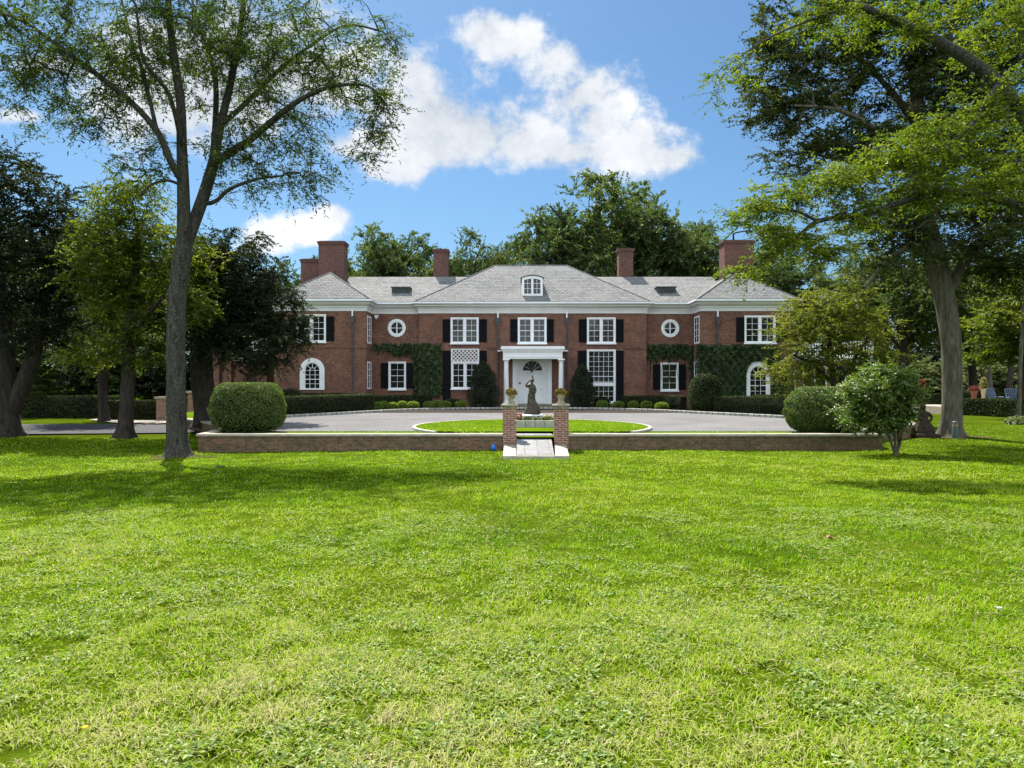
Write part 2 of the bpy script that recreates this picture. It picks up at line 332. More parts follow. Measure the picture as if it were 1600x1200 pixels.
M['greenmetal'] = plain('dark green metal', (0.035,0.06,0.045), 0.5, 0.2, 8.0)
M['terracotta'] = plain('terracotta', (0.26,0.10,0.07), 0.85, 0.15, 8.0)
M['cream'] = plain('cream pot glaze', (0.6,0.5,0.33), 0.6, 0.12, 8.0)
M['bluepaint'] = plain('blue painted slats', (0.07,0.11,0.17), 0.5, 0.15, 8.0)
M['blueplastic'] = plain('blue plastic', (0.01,0.13,0.55), 0.35, 0.1, 8.0)
M['lawn'] = lawn_mat('lawn soil and thatch', ((0.022,0.034,0.003), (0.05,0.08,0.004), (0.085,0.115,0.010)))
M['gravel'] = lawn_mat('grey gravel', ((0.12,0.118,0.12), (0.17,0.167,0.17), (0.22,0.215,0.215)), 0.4, 24.0)
M['field'] = lawn_mat('mown grass', ((0.05,0.095,0.004), (0.08,0.14,0.005), (0.12,0.165,0.012)), 0.6, 14.0)
M['hedgecore'] = plain('hedge twigs', (0.012,0.012,0.007), 0.95, 0.4, 12.0, 0.05)
M['bark_lichen'] = bark_mat('grey lichened bark', (0.022,0.019,0.016), (0.075,0.069,0.058), 9.0, (0.125,0.135,0.105))
M['bark_smooth'] = bark_mat('grey smooth bark', (0.05,0.045,0.03), (0.14,0.13,0.095), 7.0)
M['bark_dark'] = bark_mat('dark bark', (0.02,0.017,0.013), (0.06,0.05,0.04), 9.0)
M['lf_willow'] = leaf_mat('narrow oak leaf', (0.03,0.066,0.011), (0.085,0.125,0.02), 0.48)
M['lf_copper'] = leaf_mat('dark beech leaf', (0.018,0.034,0.008), (0.072,0.10,0.02), 0.4, (1.3,1.2,0.4))
M['lf_lime'] = leaf_mat('yellow green leaf', (0.05,0.10,0.008), (0.185,0.225,0.022), 0.52)
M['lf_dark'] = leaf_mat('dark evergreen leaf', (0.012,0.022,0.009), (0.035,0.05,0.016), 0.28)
M['lf_linden'] = leaf_mat('linden leaf', (0.035,0.065,0.008), (0.16,0.19,0.018), 0.52)
M['lf_mid'] = leaf_mat('mid green leaf', (0.035,0.065,0.014), (0.09,0.12,0.025), 0.45)
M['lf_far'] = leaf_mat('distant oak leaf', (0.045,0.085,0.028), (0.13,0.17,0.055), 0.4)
M['lf_box'] = leaf_mat('clipped box leaf', (0.055,0.10,0.016), (0.15,0.20,0.04), 0.35, gloss=0.04)
M['lf_hedge'] = leaf_mat('yew hedge leaf', (0.018,0.032,0.008), (0.06,0.085,0.018), 0.3)
M['lf_globe'] = leaf_mat('bright box globe leaf', (0.12,0.21,0.02), (0.24,0.32,0.04), 0.45)
M['lf_ivy'] = leaf_mat('ivy leaf', (0.018,0.045,0.012), (0.08,0.13,0.034), 0.28, gloss=0.04)
M['lf_yew'] = leaf_mat('yew leaf', (0.012,0.022,0.010), (0.03,0.045,0.018), 0.2)
M['lf_maple'] = leaf_mat('maple leaf', (0.08,0.11,0.012), (0.22,0.235,0.035), 0.5)
M['lf_shrub'] = leaf_mat('glossy shrub leaf', (0.06,0.12,0.018), (0.15,0.22,0.035), 0.45, gloss=0.07)
M['lf_hosta'] = leaf_mat('hosta leaf', (0.05,0.075,0.025), (0.14,0.17,0.06), 0.35)
M['lf_autumn'] = leaf_mat('bronze potted leaf', (0.10,0.075,0.012), (0.30,0.20,0.03), 0.4)
M['lf_reed'] = leaf_mat('grey green reed', (0.08,0.11,0.045), (0.20,0.22,0.11), 0.4)
M['fl_red'] = leaf_mat('red petal', (0.20,0.03,0.025), (0.32,0.09,0.07), 0.3, (1,1,1))
M['fl_mix'] = leaf_mat('pale petal', (0.5,0.30,0.28), (0.75,0.72,0.60), 0.3, (1,1,1))
M['fl_yellow'] = leaf_mat('yellow blossom', (0.26,0.24,0.04), (0.42,0.38,0.12), 0.4, (1,1,1))
def grass_mat():
    m, nt, N, L, b = mat_new('grass blade'); N.remove(b); out = N['Material Output']
    at = N.new('ShaderNodeAttribute'); at.attribute_name = 'tint'
    r = N.new('ShaderNodeValToRGB'); L.new(at.outputs['Fac'], r.inputs[0]); e = r.color_ramp.elements
    e[0].position = 0; e[0].color = (0.05,0.135,0.001,1); e[1].position = 1; e[1].color = (0.46,0.42,0.22,1)
    k = e.new(0.35); k.color = (0.185,0.33,0.001,1); k = e.new(0.68); k.color = (0.32,0.42,0.02,1)
    d = N.new('ShaderNodeBsdfDiffuse'); t = N.new('ShaderNodeBsdfTranslucent'); L.new(r.outputs[0], d.inputs[0]); L.new(r.outputs[0], t.inputs[0])
    mx = N.new('ShaderNodeMixShader'); mx.inputs[0].default_value = 0.5; L.new(d.outputs[0], mx.inputs[1]); L.new(t.outputs[0], mx.inputs[2])
    gl = N.new('ShaderNodeBsdfGlossy'); gl.inputs['Roughness'].default_value = 0.5
    m2 = N.new('ShaderNodeMixShader'); m2.inputs[0].default_value = 0.008; L.new(mx.outputs[0], m2.inputs[1]); L.new(gl.outputs[0], m2.inputs[2]); L.new(m2.outputs[0], out.inputs[0])
    return m
M['grass'] = grass_mat()

# ------------------------------------------------------------------ ground
def gz(x, y):
    x = np.asarray(x, float); y = np.asarray(y, float)
    z = np.interp(y, [-40, 0, 12, 24, 30, 45, 70, 400], [0.3, 0.12, -0.22, -0.53, -0.46, -0.38, -0.35, -0.3])
    z = z - 0.07 * np.clip(-(x) / 12, 0, 1) * np.clip((y - 10) / 14, 0, 1)
    return z + (0.025 * np.sin(x * 0.7 + 1.3) * np.sin(y * 0.45) + 0.015 * np.sin(x * 1.9 + y * 1.1)) * np.clip(1 - (y - 26) / 10, 0, 1)
def tz(y): return float(np.interp(y, [27, 47.5], [-0.07, 0.14]))
def build_ground():
    xs = np.concatenate([np.linspace(-900, -60, 12), np.linspace(-50, 50, 101), np.linspace(60, 900, 12)])
    ys = np.concatenate([np.linspace(-300, -30, 8), np.linspace(-20, 70, 91), np.linspace(80, 1500, 18)])
    X, Y = np.meshgrid(xs, ys); Z = gz(X, Y)
    v = np.stack([X, Y, Z], -1).reshape(-1, 3); nx = len(xs); ny = len(ys)
    i = (np.arange(ny-1)[:, None] * nx + np.arange(nx-1)[None]).ravel()
    loops = np.stack([i, i+1, i+nx+1, i+nx], 1).ravel()
    me = np_mesh('lawn', v, loops, np.full(len(i), 4), smooth=True)
    tag(link_mesh('lawn', me, M['lawn']), kind='structure')
build_ground()

WL = [(-10.6,25.95),(-10.9,28.6),(-12.2,31.9),(-15.2,36.5),(-17.8,39.6)]       # left end of the terrace wall, going back
WR = [(12.5,25.95),(12.45,27.8),(13.8,29.2),(16.3,31.3),(17.6,33.6),(18.6,38.0)]
wlp = [WL[0]] + spline(WL[1:], 6); wrp = [WR[0]] + spline(WR[1:], 6)
TERR = wlp + [(-18.6,44),(-18.6,64),(21,64),(21,44)] + wrp[::-1]
def sheet(name, poly, dz, mat, zf=tz, kind='structure', sub=None):
    import bmesh
    bm = bmesh.new(); f = bm.faces.new([bm.verts.new((x, y, 0)) for x, y in poly])
    bmesh.ops.triangulate(bm, faces=[f])
    me = bpy.data.meshes.new(name); bm.to_mesh(me); bm.free()
    for v in me.vertices: v.co.z = zf(v.co.y) + dz
    if me.polygons and me.polygons[0].normal.z < 0: me.flip_normals()
    o = link_mesh(name, me, mat); tag(o, kind=kind); return o
sheet('terrace', TERR, 0.0, M['field'])
COURT_FAR = [(-12.3,34.0),(-11.2,37.7),(-8.5,41.9),(-6.0,45.4),(-3,47.0),(1.2,47.5),(5,47.0),(8.0,44.8),(9.8,42.3),(13.2,37.4),(13.6,34)]
court_far = spline(COURT_FAR, 8)
court = [(-10.0,28.7),(-11.6,30.8)] + court_far + [(13.0,31),(11.8,28.7)]
sheet('courtyard', court, 0.012, M['gravel'])
IC, IR = (0.78, 30.7), (4.6, 4.75)
isl = [(IC[0]+IR[0]*math.cos(a), IC[1]+IR[1]*math.sin(a)) for a in np.linspace(R(-41), R(221), 60)]
sheet('island', isl, 0.09, M['field'])
mb = MB(); sweep(mb, [(-0.01,-0.1),(0.13,-0.1),(0.13,0.085),(0.11,0.10),(-0.01,0.10)], isl)
o = mb.build('island_kerb', M['curbstone']); tag(o, kind='structure')
mb = MB(); sweep(mb, [(-0.14,-0.1),(-0.14,0.12),(-0.16,0.14),(-0.36,0.14),(-0.38,-0.1)], court_far)
o = mb.build('courtyard_kerb', M['setts']); tag(o, kind='structure')
for ob in (bpy.data.objects['island_kerb'], bpy.data.objects['courtyard_kerb']):
    for v in ob.data.vertices: v.co.z += tz(v.co.y)
bed = [(x, y + 0.3) for x, y in court_far[6:-6]]
sheet('planting_bed', bed + [(12, 50.5), (-10.5, 50.5)], 0.03, M['soil'])
gflat = lambda y: float(gz(-25, y))
sheet('driveway', [(-60,32.4),(-40,32.6),(-22,33.2),(-15.5,34.2),(-13.3,34.6),(-15.6,37.3),(-17.9,40.2),(-20,41),(-30,40.8),(-60,40.5)], 0.06, M['asphalt'], gflat)
sheet('garden_path', [(-18.7,42.6),(-19.2,41.4),(-22.0,42.4),(-25.0,45.5),(-26,53),(-24,53),(-20.5,47),(-18.7,46)], 0.065, M['path'], gflat)
sheet('terrace_path', [(23.5,52),(29.5,52),(29.5,58),(23.5,58)], 0.06, M['path'], gflat)

tp = MB(); tp.prism_z([(29.6,52.2),(34,50.8),(44,48.6),(46,58.5),(29.6,58.5)], -0.8, 0.16); tag(tp.build('raised_terrace', M['path']), kind='structure')
# ------------------------------------------------------------------ garden wall, piers, ramp
def path_wall(name, path, z1, th, label, cat, group=None):
    root = empty(name, (path[0][0], path[0][1], float(gz(*path[0]))), label, cat, group)
    mb = MB(); sweep(mb, [(0,-1.2),(0,z1-0.07),(-th,z1-0.07),(-th,-1.2)], path); mb.build('brickwork', M['wallbrick'], root)
    mb = MB(); sweep(mb, [(0.045,z1-0.07),(0.045,z1),(0.03,z1+0.01),(-th-0.03,z1+0.01),(-th-0.045,z1),(-th-0.045,z1-0.07)], path); mb.build('coping', M['stone'], root)
PX = [(wx(785.7,25.9), wx(807,25.9)), (wx(866,25.9), wx(888.5,25.9))]
path_wall('retaining_wall', wlp[::-1] + [(PX[0][0]-0.003, 25.95)], 0.03, 0.34, 'low mossy brick wall left of the ramp, curving back beside the big grey trunk', 'wall', 'low brick walls along the terrace')
path_wall('retaining_wall', [(PX[1][1]+0.003, 25.95)] + wrp, 0.03, 0.34, 'low mossy brick wall right of the ramp, curving back behind the leafy shrub', 'wall', 'low brick walls along the terrace')
def urn(cx, cy, z, label, grp):
    root = empty('planted_urn', (cx, cy, z), label, 'urn', grp)
    mb = MB(); mb.box(cx-0.13, cx+0.13, cy-0.13, cy+0.13, z, z+0.07)
    mb.lathe((cx, cy, z+0.07), [(0.10,0),(0.105,0.02),(0.06,0.05),(0.05,0.08),(0.09,0.12),(0.135,0.17),(0.15,0.23),(0.16,0.25),(0.175,0.26),(0.17,0.28)], 20)
    mb.build('urn_body', M['urnstone'], root)
    r = np.random.default_rng(int(abs(cx)*100)); n = 420; d = unit(r.normal(size=(n,3))); d[:,2] = np.abs(d[:,2]) * 0.95 - 0.12
    c = np.array([cx, cy, z+0.36]) + d * (0.12 + 0.10 * r.random((n,1)))
    me = leaf_mesh('plant', [leaf_arrays(c, d + r.normal(size=(n,3))*0.5, 0.085, 0.045, r.random(n), r)]); link_mesh('plant', me, M['lf_autumn'], root)
    me = leaf_mesh('greenery', [leaf_arrays(c[:150]*1.0 + r.normal(size=(150,3))*0.02, d[:150], 0.10, 0.03, r.random(150), r)]); link_mesh('greenery', me, M['lf_mid'], root)
for k, (x0, x1) in enumerate(PX):
    side = ('left', 'right')[k]
    y0, y1 = 25.9, 25.9 + (x1 - x0)
    root = empty('brick_pier', ((x0+x1)/2, (y0+y1)/2, -0.4), ('square brick pier left of the ramp, topped by a bronze-leaved urn', 'square brick pier right of the ramp, topped by a bushy planted urn')[k], 'pier', 'brick piers either side of the ramp')
    mb = MB(); mb.box(x0, x1, y0, y1, -0.75, 0.88); mb.build('shaft', M['pierbrick'], root)
    mb = MB(); mb.box(x0-0.012, x1+0.012, y0-0.012, y1+0.012, 0.88, 0.99); mb.build('cap_course', M['mossstone'], root)
    mb = MB(); mb.box(x0-0.045, x1+0.045, y0-0.045, y1+0.045, 0.99, 1.035); mb.build('cap_slab', M['stone'], root)
    urn((x0+x1)/2 + (0.06 if k == 0 else 0.0), (y0+y1)/2, 1.035, ('weathered stone urn with a ball of bronze leaves on the left pier of the ramp', 'weathered stone urn with a bushy bronze plant on the right pier of the ramp')[k], 'planted urns on the piers')
def ramp():
    root = empty('stone_ramp', (0.78, 24.5, -0.5), 'grey paved ramp with pale stone cheek slabs running down between the two brick piers', 'ramp')
    xa, xb = PX[0][1] - 0.02, PX[1][0] + 0.02
    fz, bz = wz(712.5, 22.9), wz(696, 25.7)
    for (x0, x1, X0, X1) in ((wx(787.5,25.6), xa, wx(785.5,22.9), wx(806.5,22.9)), (xb, wx(885.5,25.6), wx(867.5,22.9), wx(889.5,22.9))):
        mb = MB(); v = [(X0,22.9,-0.75),(X1,22.9,-0.75),(x1,25.88,-0.75),(x0,25.88,-0.75),(X0,22.9,fz),(X1,22.9,fz),(x1,25.88,bz),(x0,25.88,bz)]
        mb.add(v, [(3,2,1,0),(4,5,6,7),(0,1,5,4),(1,2,6,5),(2,3,7,6),(3,0,4,7)]); mb.build('cheek_slab', M['stone'], root)
    X0, X1 = wx(807.2,23.1), wx(866,23.1); x0, x1 = xa + 0.03, xb - 0.1
    zf, zb = wz(711,23.1), -0.10
    mb = MB(); v = [(X0,23.1,-0.75),(X1,23.1,-0.75),(x1,26.5,-0.75),(x0,26.5,-0.75),(X0,23.1,zf),(X1,23.1,zf),(x1,26.5,zb),(x0,26.5,zb)]
    mb.add(v, [(3,2,1,0),(4,5,6,7),(0,1,5,4),(1,2,6,5),(2,3,7,6),(3,0,4,7)]); mb.build('paving', M['flags'], root)
    mb = MB(); mb.box(wx(806.7,22.9), wx(867.3,22.9), 22.9, 23.095, -0.75, fz-0.004); mb.build('threshold', M['stone'], root)
    mb = MB(); mb.box(xa+0.02, xb-0.04, 26.505, 27.6, -0.5, -0.05); mb.build('top_step', M['flags'], root)
    mb = MB(); mb.box(xa+0.03, xb-0.05, 26.40, 26.50, -0.2, -0.06); mb.build('step_edge', M['darkstone'], root)
ramp()
o = MB(); o.lathe((wx(771.5,25.6), 25.6, float(gz(-0.6,25.6))), [(0.01,0.0),(0.05,0.02),(0.075,0.08),(0.08,0.13),(0.06,0.19),(0.02,0.22),(0.012,0.25)], 16)
tag(o.build('blue_ball', M['blueplastic']), 'small bright blue egg-shaped float on the grass against the brick wall', 'ball')

# ------------------------------------------------------------------ the house
AX = 1.38; YC, YR, YW = 51.0, 51.4, 49.4; ZB = 0.14; ZT = 6.42; ZE = 7.05
house = empty('brick_house', (AX, 55, ZB), 'long red brick mansion with grey slate roofs, white columned entrance and black shutters', 'house')
def wall_holes(name, x0, x1, z0, z1, yf, depth, holes):
    """front wall at yf with rectangular openings, each with reveals"""
    xs = sorted({x0, x1, *[h[0] for h in holes], *[h[1] for h in holes]}); zs = sorted({z0, z1, *[h[2] for h in holes], *[h[3] for h in holes]})
    mb = MB()
    for i in range(len(xs)-1):
        for j in range(len(zs)-1):
            cx, cz = (xs[i]+xs[i+1])/2, (zs[j]+zs[j+1])/2
            if any(h[0] < cx < h[1] and h[2] < cz < h[3] for h in holes): continue
            mb.add([(xs[i],yf,zs[j]),(xs[i+1],yf,zs[j]),(xs[i+1],yf,zs[j+1]),(xs[i],yf,zs[j+1])], [(0,1,2,3)])
    for (a,b,c,d) in holes:
        y2 = yf + 0.25
        mb.add([(a,yf,c),(b,yf,c),(b,yf,d),(a,yf,d),(a,y2,c),(b,y2,c),(b,y2,d),(a,y2,d)], [(0,4,5,1),(1,5,6,2),(2,6,7,3),(3,7,4,0)])
    mb.add([(x0,yf,z0),(x0,depth,z0),(x0,depth,z1),(x0,yf,z1)], [(0,3,2,1)])
    mb.add([(x1,yf,z0),(x1,depth,z0),(x1,depth,z1),(x1,yf,z1)], [(0,1,2,3)])
    mb.add([(x0,depth,z0),(x1,depth,z0),(x1,depth,z1),(x0,depth,z1)], [(0,3,2,1)])
    mb.add([(x0,yf,z1),(x1,yf,z1),(x1,depth,z1),(x0,depth,z1)], [(0,1,2,3)])
    return mb.build(name, M['brick'], house)
SH = []
def sash_window(px0, px1, py0, py1, Y, cols, rows, leaves=2, case=0.10, shutters=(), sh_y=None, name='window', pane_mat='glass'):
    """casing + mullion + muntins + recessed pane + sill; returns the opening"""
    x0, x1, z1, z0 = wx(px0,Y), wx(px1,Y), wz(py0,Y), wz(py1,Y)
    mb = MB(); f = Y - 0.035; bk = Y + 0.13
    a, b, c, d = x0+case, x1-case, z0+case*0.9, z1-case
    mb.box(x0, a, f, bk, z0, z1); mb.box(b, x1, f, bk, z0, z1); mb.box(a, b, f, bk, d, z1); mb.box(a, b, f, bk, z0, c)
    w = (b - a - (leaves-1)*0.13) / leaves; st = 0.045
    for i in range(leaves):
        l = a + i*(w+0.13); r = l + w
        if i: mb.box(l-0.13, l, f+0.004, bk, c, d)
        mb.box(l, l+st, f+0.05, bk, c, d); mb.box(r-st, r, f+0.05, bk, c, d); mb.box(l+st, r-st, f+0.05, bk, d-st, d); mb.box(l+st, r-st, f+0.05, bk, c, c+st)
        for k in range(1, cols):
            xm = l+st + (r-l-2*st)*k/cols; mb.box(xm-0.009, xm+0.009, f+0.075, bk, c+st, d-st)
        for k in range(1, rows):
            zm = c+st + (d-c-2*st)*k/rows; t = 0.018 if k*2 == rows else 0.009; mb.box(l+st, r-st, f+0.072, bk, zm-t, zm+t)
    o = mb.build(name, M['white'], house)
    p = MB(); p.box(a+0.002, b-0.002, Y+0.085, Y+0.12, c+0.002, d-0.002); p.build('pane', M[random.choice(['glass','glass','glass_green','glass_curtain']) if pane_mat == 'glass' else pane_mat], o)
    s = MB(); s.box(x0-0.04, x1+0.04, Y-0.12, Y-0.0355, z0-0.05, z0+0.04); s.build('sill', M['white'], o)
    for (q0, q1) in shutters:
        sy = sh_y or (py0+3, py1-2); shutter(q0, q1, sy[0], sy[1], Y)
    return (a-0.02, b+0.02, c-0.02, d+0.02)
def shutter(q0, q1, y0, y1, Y):
    x0, x1, z1, z0 = wx(q0,Y)+0.01, wx(q1,Y)-0.01, wz(y0,Y), wz(y1,Y); mb = MB(); t = 0.07
    mb.box(x0, x0+t, Y-0.06, Y-0.002, z0, z1); mb.box(x1-t, x1, Y-0.06, Y-0.002, z0, z1)
    n = max(2, round((z1-z0)/0.9)); hh = (z1-z0)/n
    for i in range(n+1):
        zc = z0 + i*hh; a, b = max(z0, zc-0.05), min(z1, zc+0.05); mb.box(x0+t, x1-t, Y-0.06, Y-0.002, a, b)
    k = int((z1-z0)/0.06)
    for i in range(k):
        zc = z0 + (i+0.5)*(z1-z0)/k
        mb.add([(x0+t,Y-0.05,zc-0.02),(x1-t,Y-0.05,zc-0.02),(x1-t,Y-0.02,zc+0.035),(x0+t,Y-0.02,zc+0.035)], [(0,1,2,3)])
    mb.box(x0+t, x1-t, Y-0.018, Y-0.002, z0+0.05, z1-0.05)
    mb.build('shutter', M['black'], house)
def round_window(px, py, Y, r1=0.60, r0=0.43):
    cx, cz = wx(px,Y), wz(py,Y); mb = MB(); mb.ring_y(cx, cz, r0, r1, Y-0.05, Y+0.1, n=40); mb.ring_y(cx, cz, r0-0.05, r0+0.02, Y-0.02, Y+0.11, n=40)
    mb.box(cx-0.035, cx+0.035, Y+0.0, Y+0.1, cz-r0, cz+r0); mb.box(cx-r0, cx+r0, Y+0.002, Y+0.1, cz-0.018, cz+0.018)
    o = mb.build('round_window', M['white'], house)
    p = MB(); p.prism_y([(cx+(r0+0.01)*math.cos(a), cz+(r0+0.01)*math.sin(a)) for a in np.linspace(0, 2*math.pi, 33)[:-1]], Y+0.07, Y+0.105); p.build('pane', M['glass'], o)
    return (cx-r0, cx+r0, cz-r0, cz+r0)
def arch_window(px, Y, py_top, py_bot, r0=0.5, r1=0.79, ragged=False):
    cx = wx(px,Y); z0 = wz(py_bot,Y); cz = wz(py_top,Y) - r1; mb = MB(); f = Y-0.06
    mb.ring_y(cx, cz, r0, r1, f, Y+0.1, 0, 180, 28)
    if ragged:     # white surround painted wide, its edge eaten by the ivy
        rr = random.Random(3); pts = [(cx+(r1+0.12+0.10*rr.random())*math.cos(a), cz+(r1+0.05+0.16*rr.random())*math.sin(a)) for a in np.linspace(0, math.pi, 15)]
        mb.prism_y([(cx+r1-0.02, cz)] + pts + [(cx-r1+0.02, cz)] + [(cx+(r1-0.02)*math.cos(a), cz+(r1-0.02)*math.sin(a)) for a in np.linspace(math.pi, 0, 15)][1:-1], Y-0.03, Y-0.002)
    mb.box(cx-r1, cx-r0, f, Y+0.1, z0, cz); mb.box(cx+r0, cx+r1, f, Y+0.1, z0, cz); mb.box(cx-r0, cx+r0, f, Y+0.1, z0, z0+0.1)
    mb.ring_y(cx, cz, r0-0.05, r0+0.01, f+0.04, Y+0.1, 0, 180, 28); mb.ring_y(cx, cz, 0.155, 0.185, f+0.08, Y+0.1, 0, 180, 14)
    for s in (-1, 1): mb.box(cx+s*(r0-0.02)-0.025, cx+s*(r0-0.02)+0.025, f+0.04, Y+0.1, z0+0.1, cz)
    for a in (45, 90, 135):
        c, q = math.cos(R(a)), math.sin(R(a)); w = 0.014
        mb.prism_y([(cx+0.18*c-w*q, cz+0.18*q+w*c),(cx+0.18*c+w*q, cz+0.18*q-w*c),(cx+(r0-.04)*c+w*q, cz+(r0-.04)*q-w*c),(cx+(r0-.04)*c-w*q, cz+(r0-.04)*q+w*c)], f+0.08, Y+0.1)
    H = cz - z0 - 0.1
    for k in range(4):
        t = 0.025 if k == 2 else 0.012; zz = cz - H*k/4; mb.box(cx-r0+.04, cx+r0-.04, f+0.081, Y+0.1, zz-t, zz+t)
    for s in (-1, 1): mb.box(cx+s*0.17-0.012, cx+s*0.17+0.012, f+0.084, Y+0.1, z0+0.1, cz)
    o = mb.build('arched_window', M['white'], house)
    p = MB(); p.prism_y([(cx-r0-.01, z0+0.09),(cx+r0+.01, z0+0.09)] + [(cx+(r0+.01)*math.cos(a), cz+(r0+.01)*math.sin(a)) for a in np.linspace(0, math.pi, 20)], Y+0.062, Y+0.11); p.build('pane', M['glass'], o)
    return (cx-r0, cx+r0, z0+0.06, cz+r0)
def tall_window(px0, px1, py0, py1, Y):
    h = sash_window(px0, px1, py0, py1, Y, 5, 10, leaves=1, name='tall_window', shutters=((902.5,917),(962,974.5)), sh_y=(548,628))
    return h
def H_front():
    holes = []
    for q, s in (((704,748),((691.5,704),(748,761))), ((809,854),((797,809),(854,865.5))), ((917,962),((904,917),(962,974.5)))):
        holes.append(sash_window(q[0], q[1], 496, 537, YC, 2, 4, shutters=s, sh_y=(499,534.5)))
    holes.append(sash_window(705, 748.5, 565.5, 608, YC, 2, 4, shutters=((691.5,704.5),(749,761)), sh_y=(548,628)))
    holes.append(tall_window(917, 962, 546, 630, YC))
    # stepped white blind in the tall window and its solid middle rail
    mb = MB(); mb.box(wx(920,YC), wx(958.5,YC), YC-0.02, YC+0.08, wz(603,YC), wz(597.5,YC)); mb.build('middle_rail', M['white'], house)
    # door opening
    holes.append((wx(801,YC)+0.05, wx(862,YC)-0.05, ZB+0.27, wz(559,YC)))
    wall_holes('wall', AX-7.53, AX+7.53, ZB-0.5, ZT+0.35, YC, 61.5, holes)
    # lattice panel above the lower left window
    x0, x1, z1, z0 = wx(705,YC), wx(748.5,YC), wz(545,YC), wz(565,YC); mb = MB()
    mb.box(x0, x0+0.07, YC-0.05, YC-0.002, z0, z1); mb.box(x1-0.07, x1, YC-0.05, YC-0.002, z0, z1); mb.box(x0+0.07, x1-0.07, YC-0.05, YC-0.002, z1-0.05, z1); mb.box(x0+0.07, x1-0.07, YC-0.05, YC-0.002, z0, z0+0.05)
    st = 0.25; wdt = x1-x0; hgt = z1-z0
    for s in (1, -1):
        n = int((wdt+hgt)/st)+1
        for i in range(n):
            pts = []
            u0 = x0 + i*st if s > 0 else x1 - i*st           # runs down-left / down-right
            ta, tb = max(0, (i*st - wdt)), min(hgt, i*st)
            if tb <= ta+0.02: continue
            pa = (u0 - s*ta, z0+0.0+ta); pb = (u0 - s*tb, z0+tb); w = 0.03
            mb.prism_y([(pa[0]-w, pa[1]),(pa[0]+w, pa[1]),(pb[0]+w, pb[1]),(pb[0]-w, pb[1])], YC-0.035-(0.008 if s > 0 else 0), YC-0.02-(0.008 if s > 0 else 0))
    mb.build('lattice_panel', M['white'], house)
    # recesses
    for sgn in (-1, 1):
        if sgn < 0:
            hs = [round_window(620, 512.5, YR), sash_window(607, 634.5, 565, 609, YR, 2, 4, leaves=1, shutters=((595,607),(634.5,646)), sh_y=(567.5,606.5))]
            wall_holes('wall', AX-10.76, AX-7.527, ZB-0.5, ZT+0.35, YR, 60.8, hs)
        else:
            hs = [round_window(1047, 513, YR), sash_window(1032, 1060, 566.5, 611, YR, 2, 4, leaves=1, shutters=((1020,1032),(1060,1071.5)), sh_y=(569.5,608.5))]
            wall_holes('wall', AX+7.527, AX+10.76, ZB-0.5, ZT+0.35, YR, 60.8, hs)
    hs = [sash_window(463.5, 509.5, 491, 535, YW, 2, 4, shutters=((509.5,522.5),(451,463.5)), sh_y=(494.5,532.5)), arch_window(488, YW, 559.5, 609)]
    wall_holes('wall', AX-16.65, AX-10.75, ZB-0.5, ZT+0.35, YW, 62, hs)
    hs = [sash_window(1163, 1212, 493, 536.5, YW, 2, 4, shutters=((1150,1163),(1212,1225)), sh_y=(496,534)), arch_window(1184.5, YW, 567, 622, 0.55, 0.76, True)]
    wall_holes('wall', AX+10.75, AX+16.65, ZB-0.5, ZT+0.35, YW, 62, hs)
    # narrow windows on the inner wing sides
    for sgn in (-1, 1):
        xs = AX + sgn*10.75; xi = xs - sgn*0.03
        for (za, zb) in ((wz(537,50.4), wz(494,50.4)), (wz(608,50.4), wz(565,50.4))):
            mb = MB(); a, b = min(xi, xs+sgn*0.02), max(xi, xs+sgn*0.02)
            for (ya, yb, z0, z1) in ((49.75,49.87,za,zb),(51.0,51.12,za,zb),(49.87,51.0,zb-0.1,zb),(49.87,51.0,za,za+0.1),(50.4,50.47,za+0.1,zb-0.1)): mb.box(a, b, ya, yb, z0, z1)
            for k in range(1, 4): mb.box(a+0.004, b-0.004, 49.87, 51.0, za+0.1+(zb-za-0.2)*k/4-0.015, za+0.1+(zb-za-0.2)*k/4+0.015)
            o = mb.build('side_window', M['white'], house)
            p = MB(); p.box(min(xs+sgn*0.01, xs-sgn*0.012), max(xs+sgn*0.01, xs-sgn*0.012), 49.88, 50.99, za+0.11, zb-0.11); p.build('pane', M['glass'], o)
    # brick string course
    def band(path, z):
        mb = MB(); sweep(mb, [(0.003,z-0.06),(0.04,z-0.06),(0.04,z+0.06),(0.003,z+0.06)], path); mb.build('string_course', M['brick'], house)
    zc = wz(543.5, YC)
    band([(AX-7.53,YR),(AX-7.53,YC),(wx(691,YC),YC)], zc); band([(wx(762,YC),YC),(wx(782,YC),YC)], zc); band([(wx(883,YC),YC),(wx(901,YC),YC)], zc); band([(wx(976,YC),YC),(AX+7.53,YC),(AX+7.53,YR)], zc)
    band([(AX-16.65,60),(AX-16.65,YW),(AX-10.75,YW),(AX-10.75,YR)], wz(542,YW))
    # cornice and gutter round every front
    out = [(AX-16.65,61.5),(AX-16.65,YW),(AX-10.75,YW),(AX-10.75,YR),(AX-7.53,YR),(AX-7.53,YC),(AX+7.53,YC),(AX+7.53,YR),(AX+10.75,YR),(AX+10.75,YW),(AX+16.65,YW),(AX+16.65,61.5)]
    mb = MB(); sweep(mb, [(-0.05,ZT-0.02),(0.05,ZT-0.02),(0.05,ZT+0.20),(0.09,ZT+0.20),(0.09,ZT+0.30),(0.16,ZT+0.36),(0.16,ZT+0.42),(0.30,ZT+0.44),(0.30,ZT+0.52),(0.40,ZT+0.58),(-0.05,ZT+0.58)], out); mb.build('cornice', M['cornice'], house)
    mb = MB(); sweep(mb, [(0.0,ZT+0.582),(0.42,ZT+0.582),(0.47,ZT+0.60),(0.47,ZT+0.71),(0.43,ZT+0.71),(0.43,ZT+0.62),(0.0,ZT+0.62)], out); mb.build('gutter', M['white'], house)
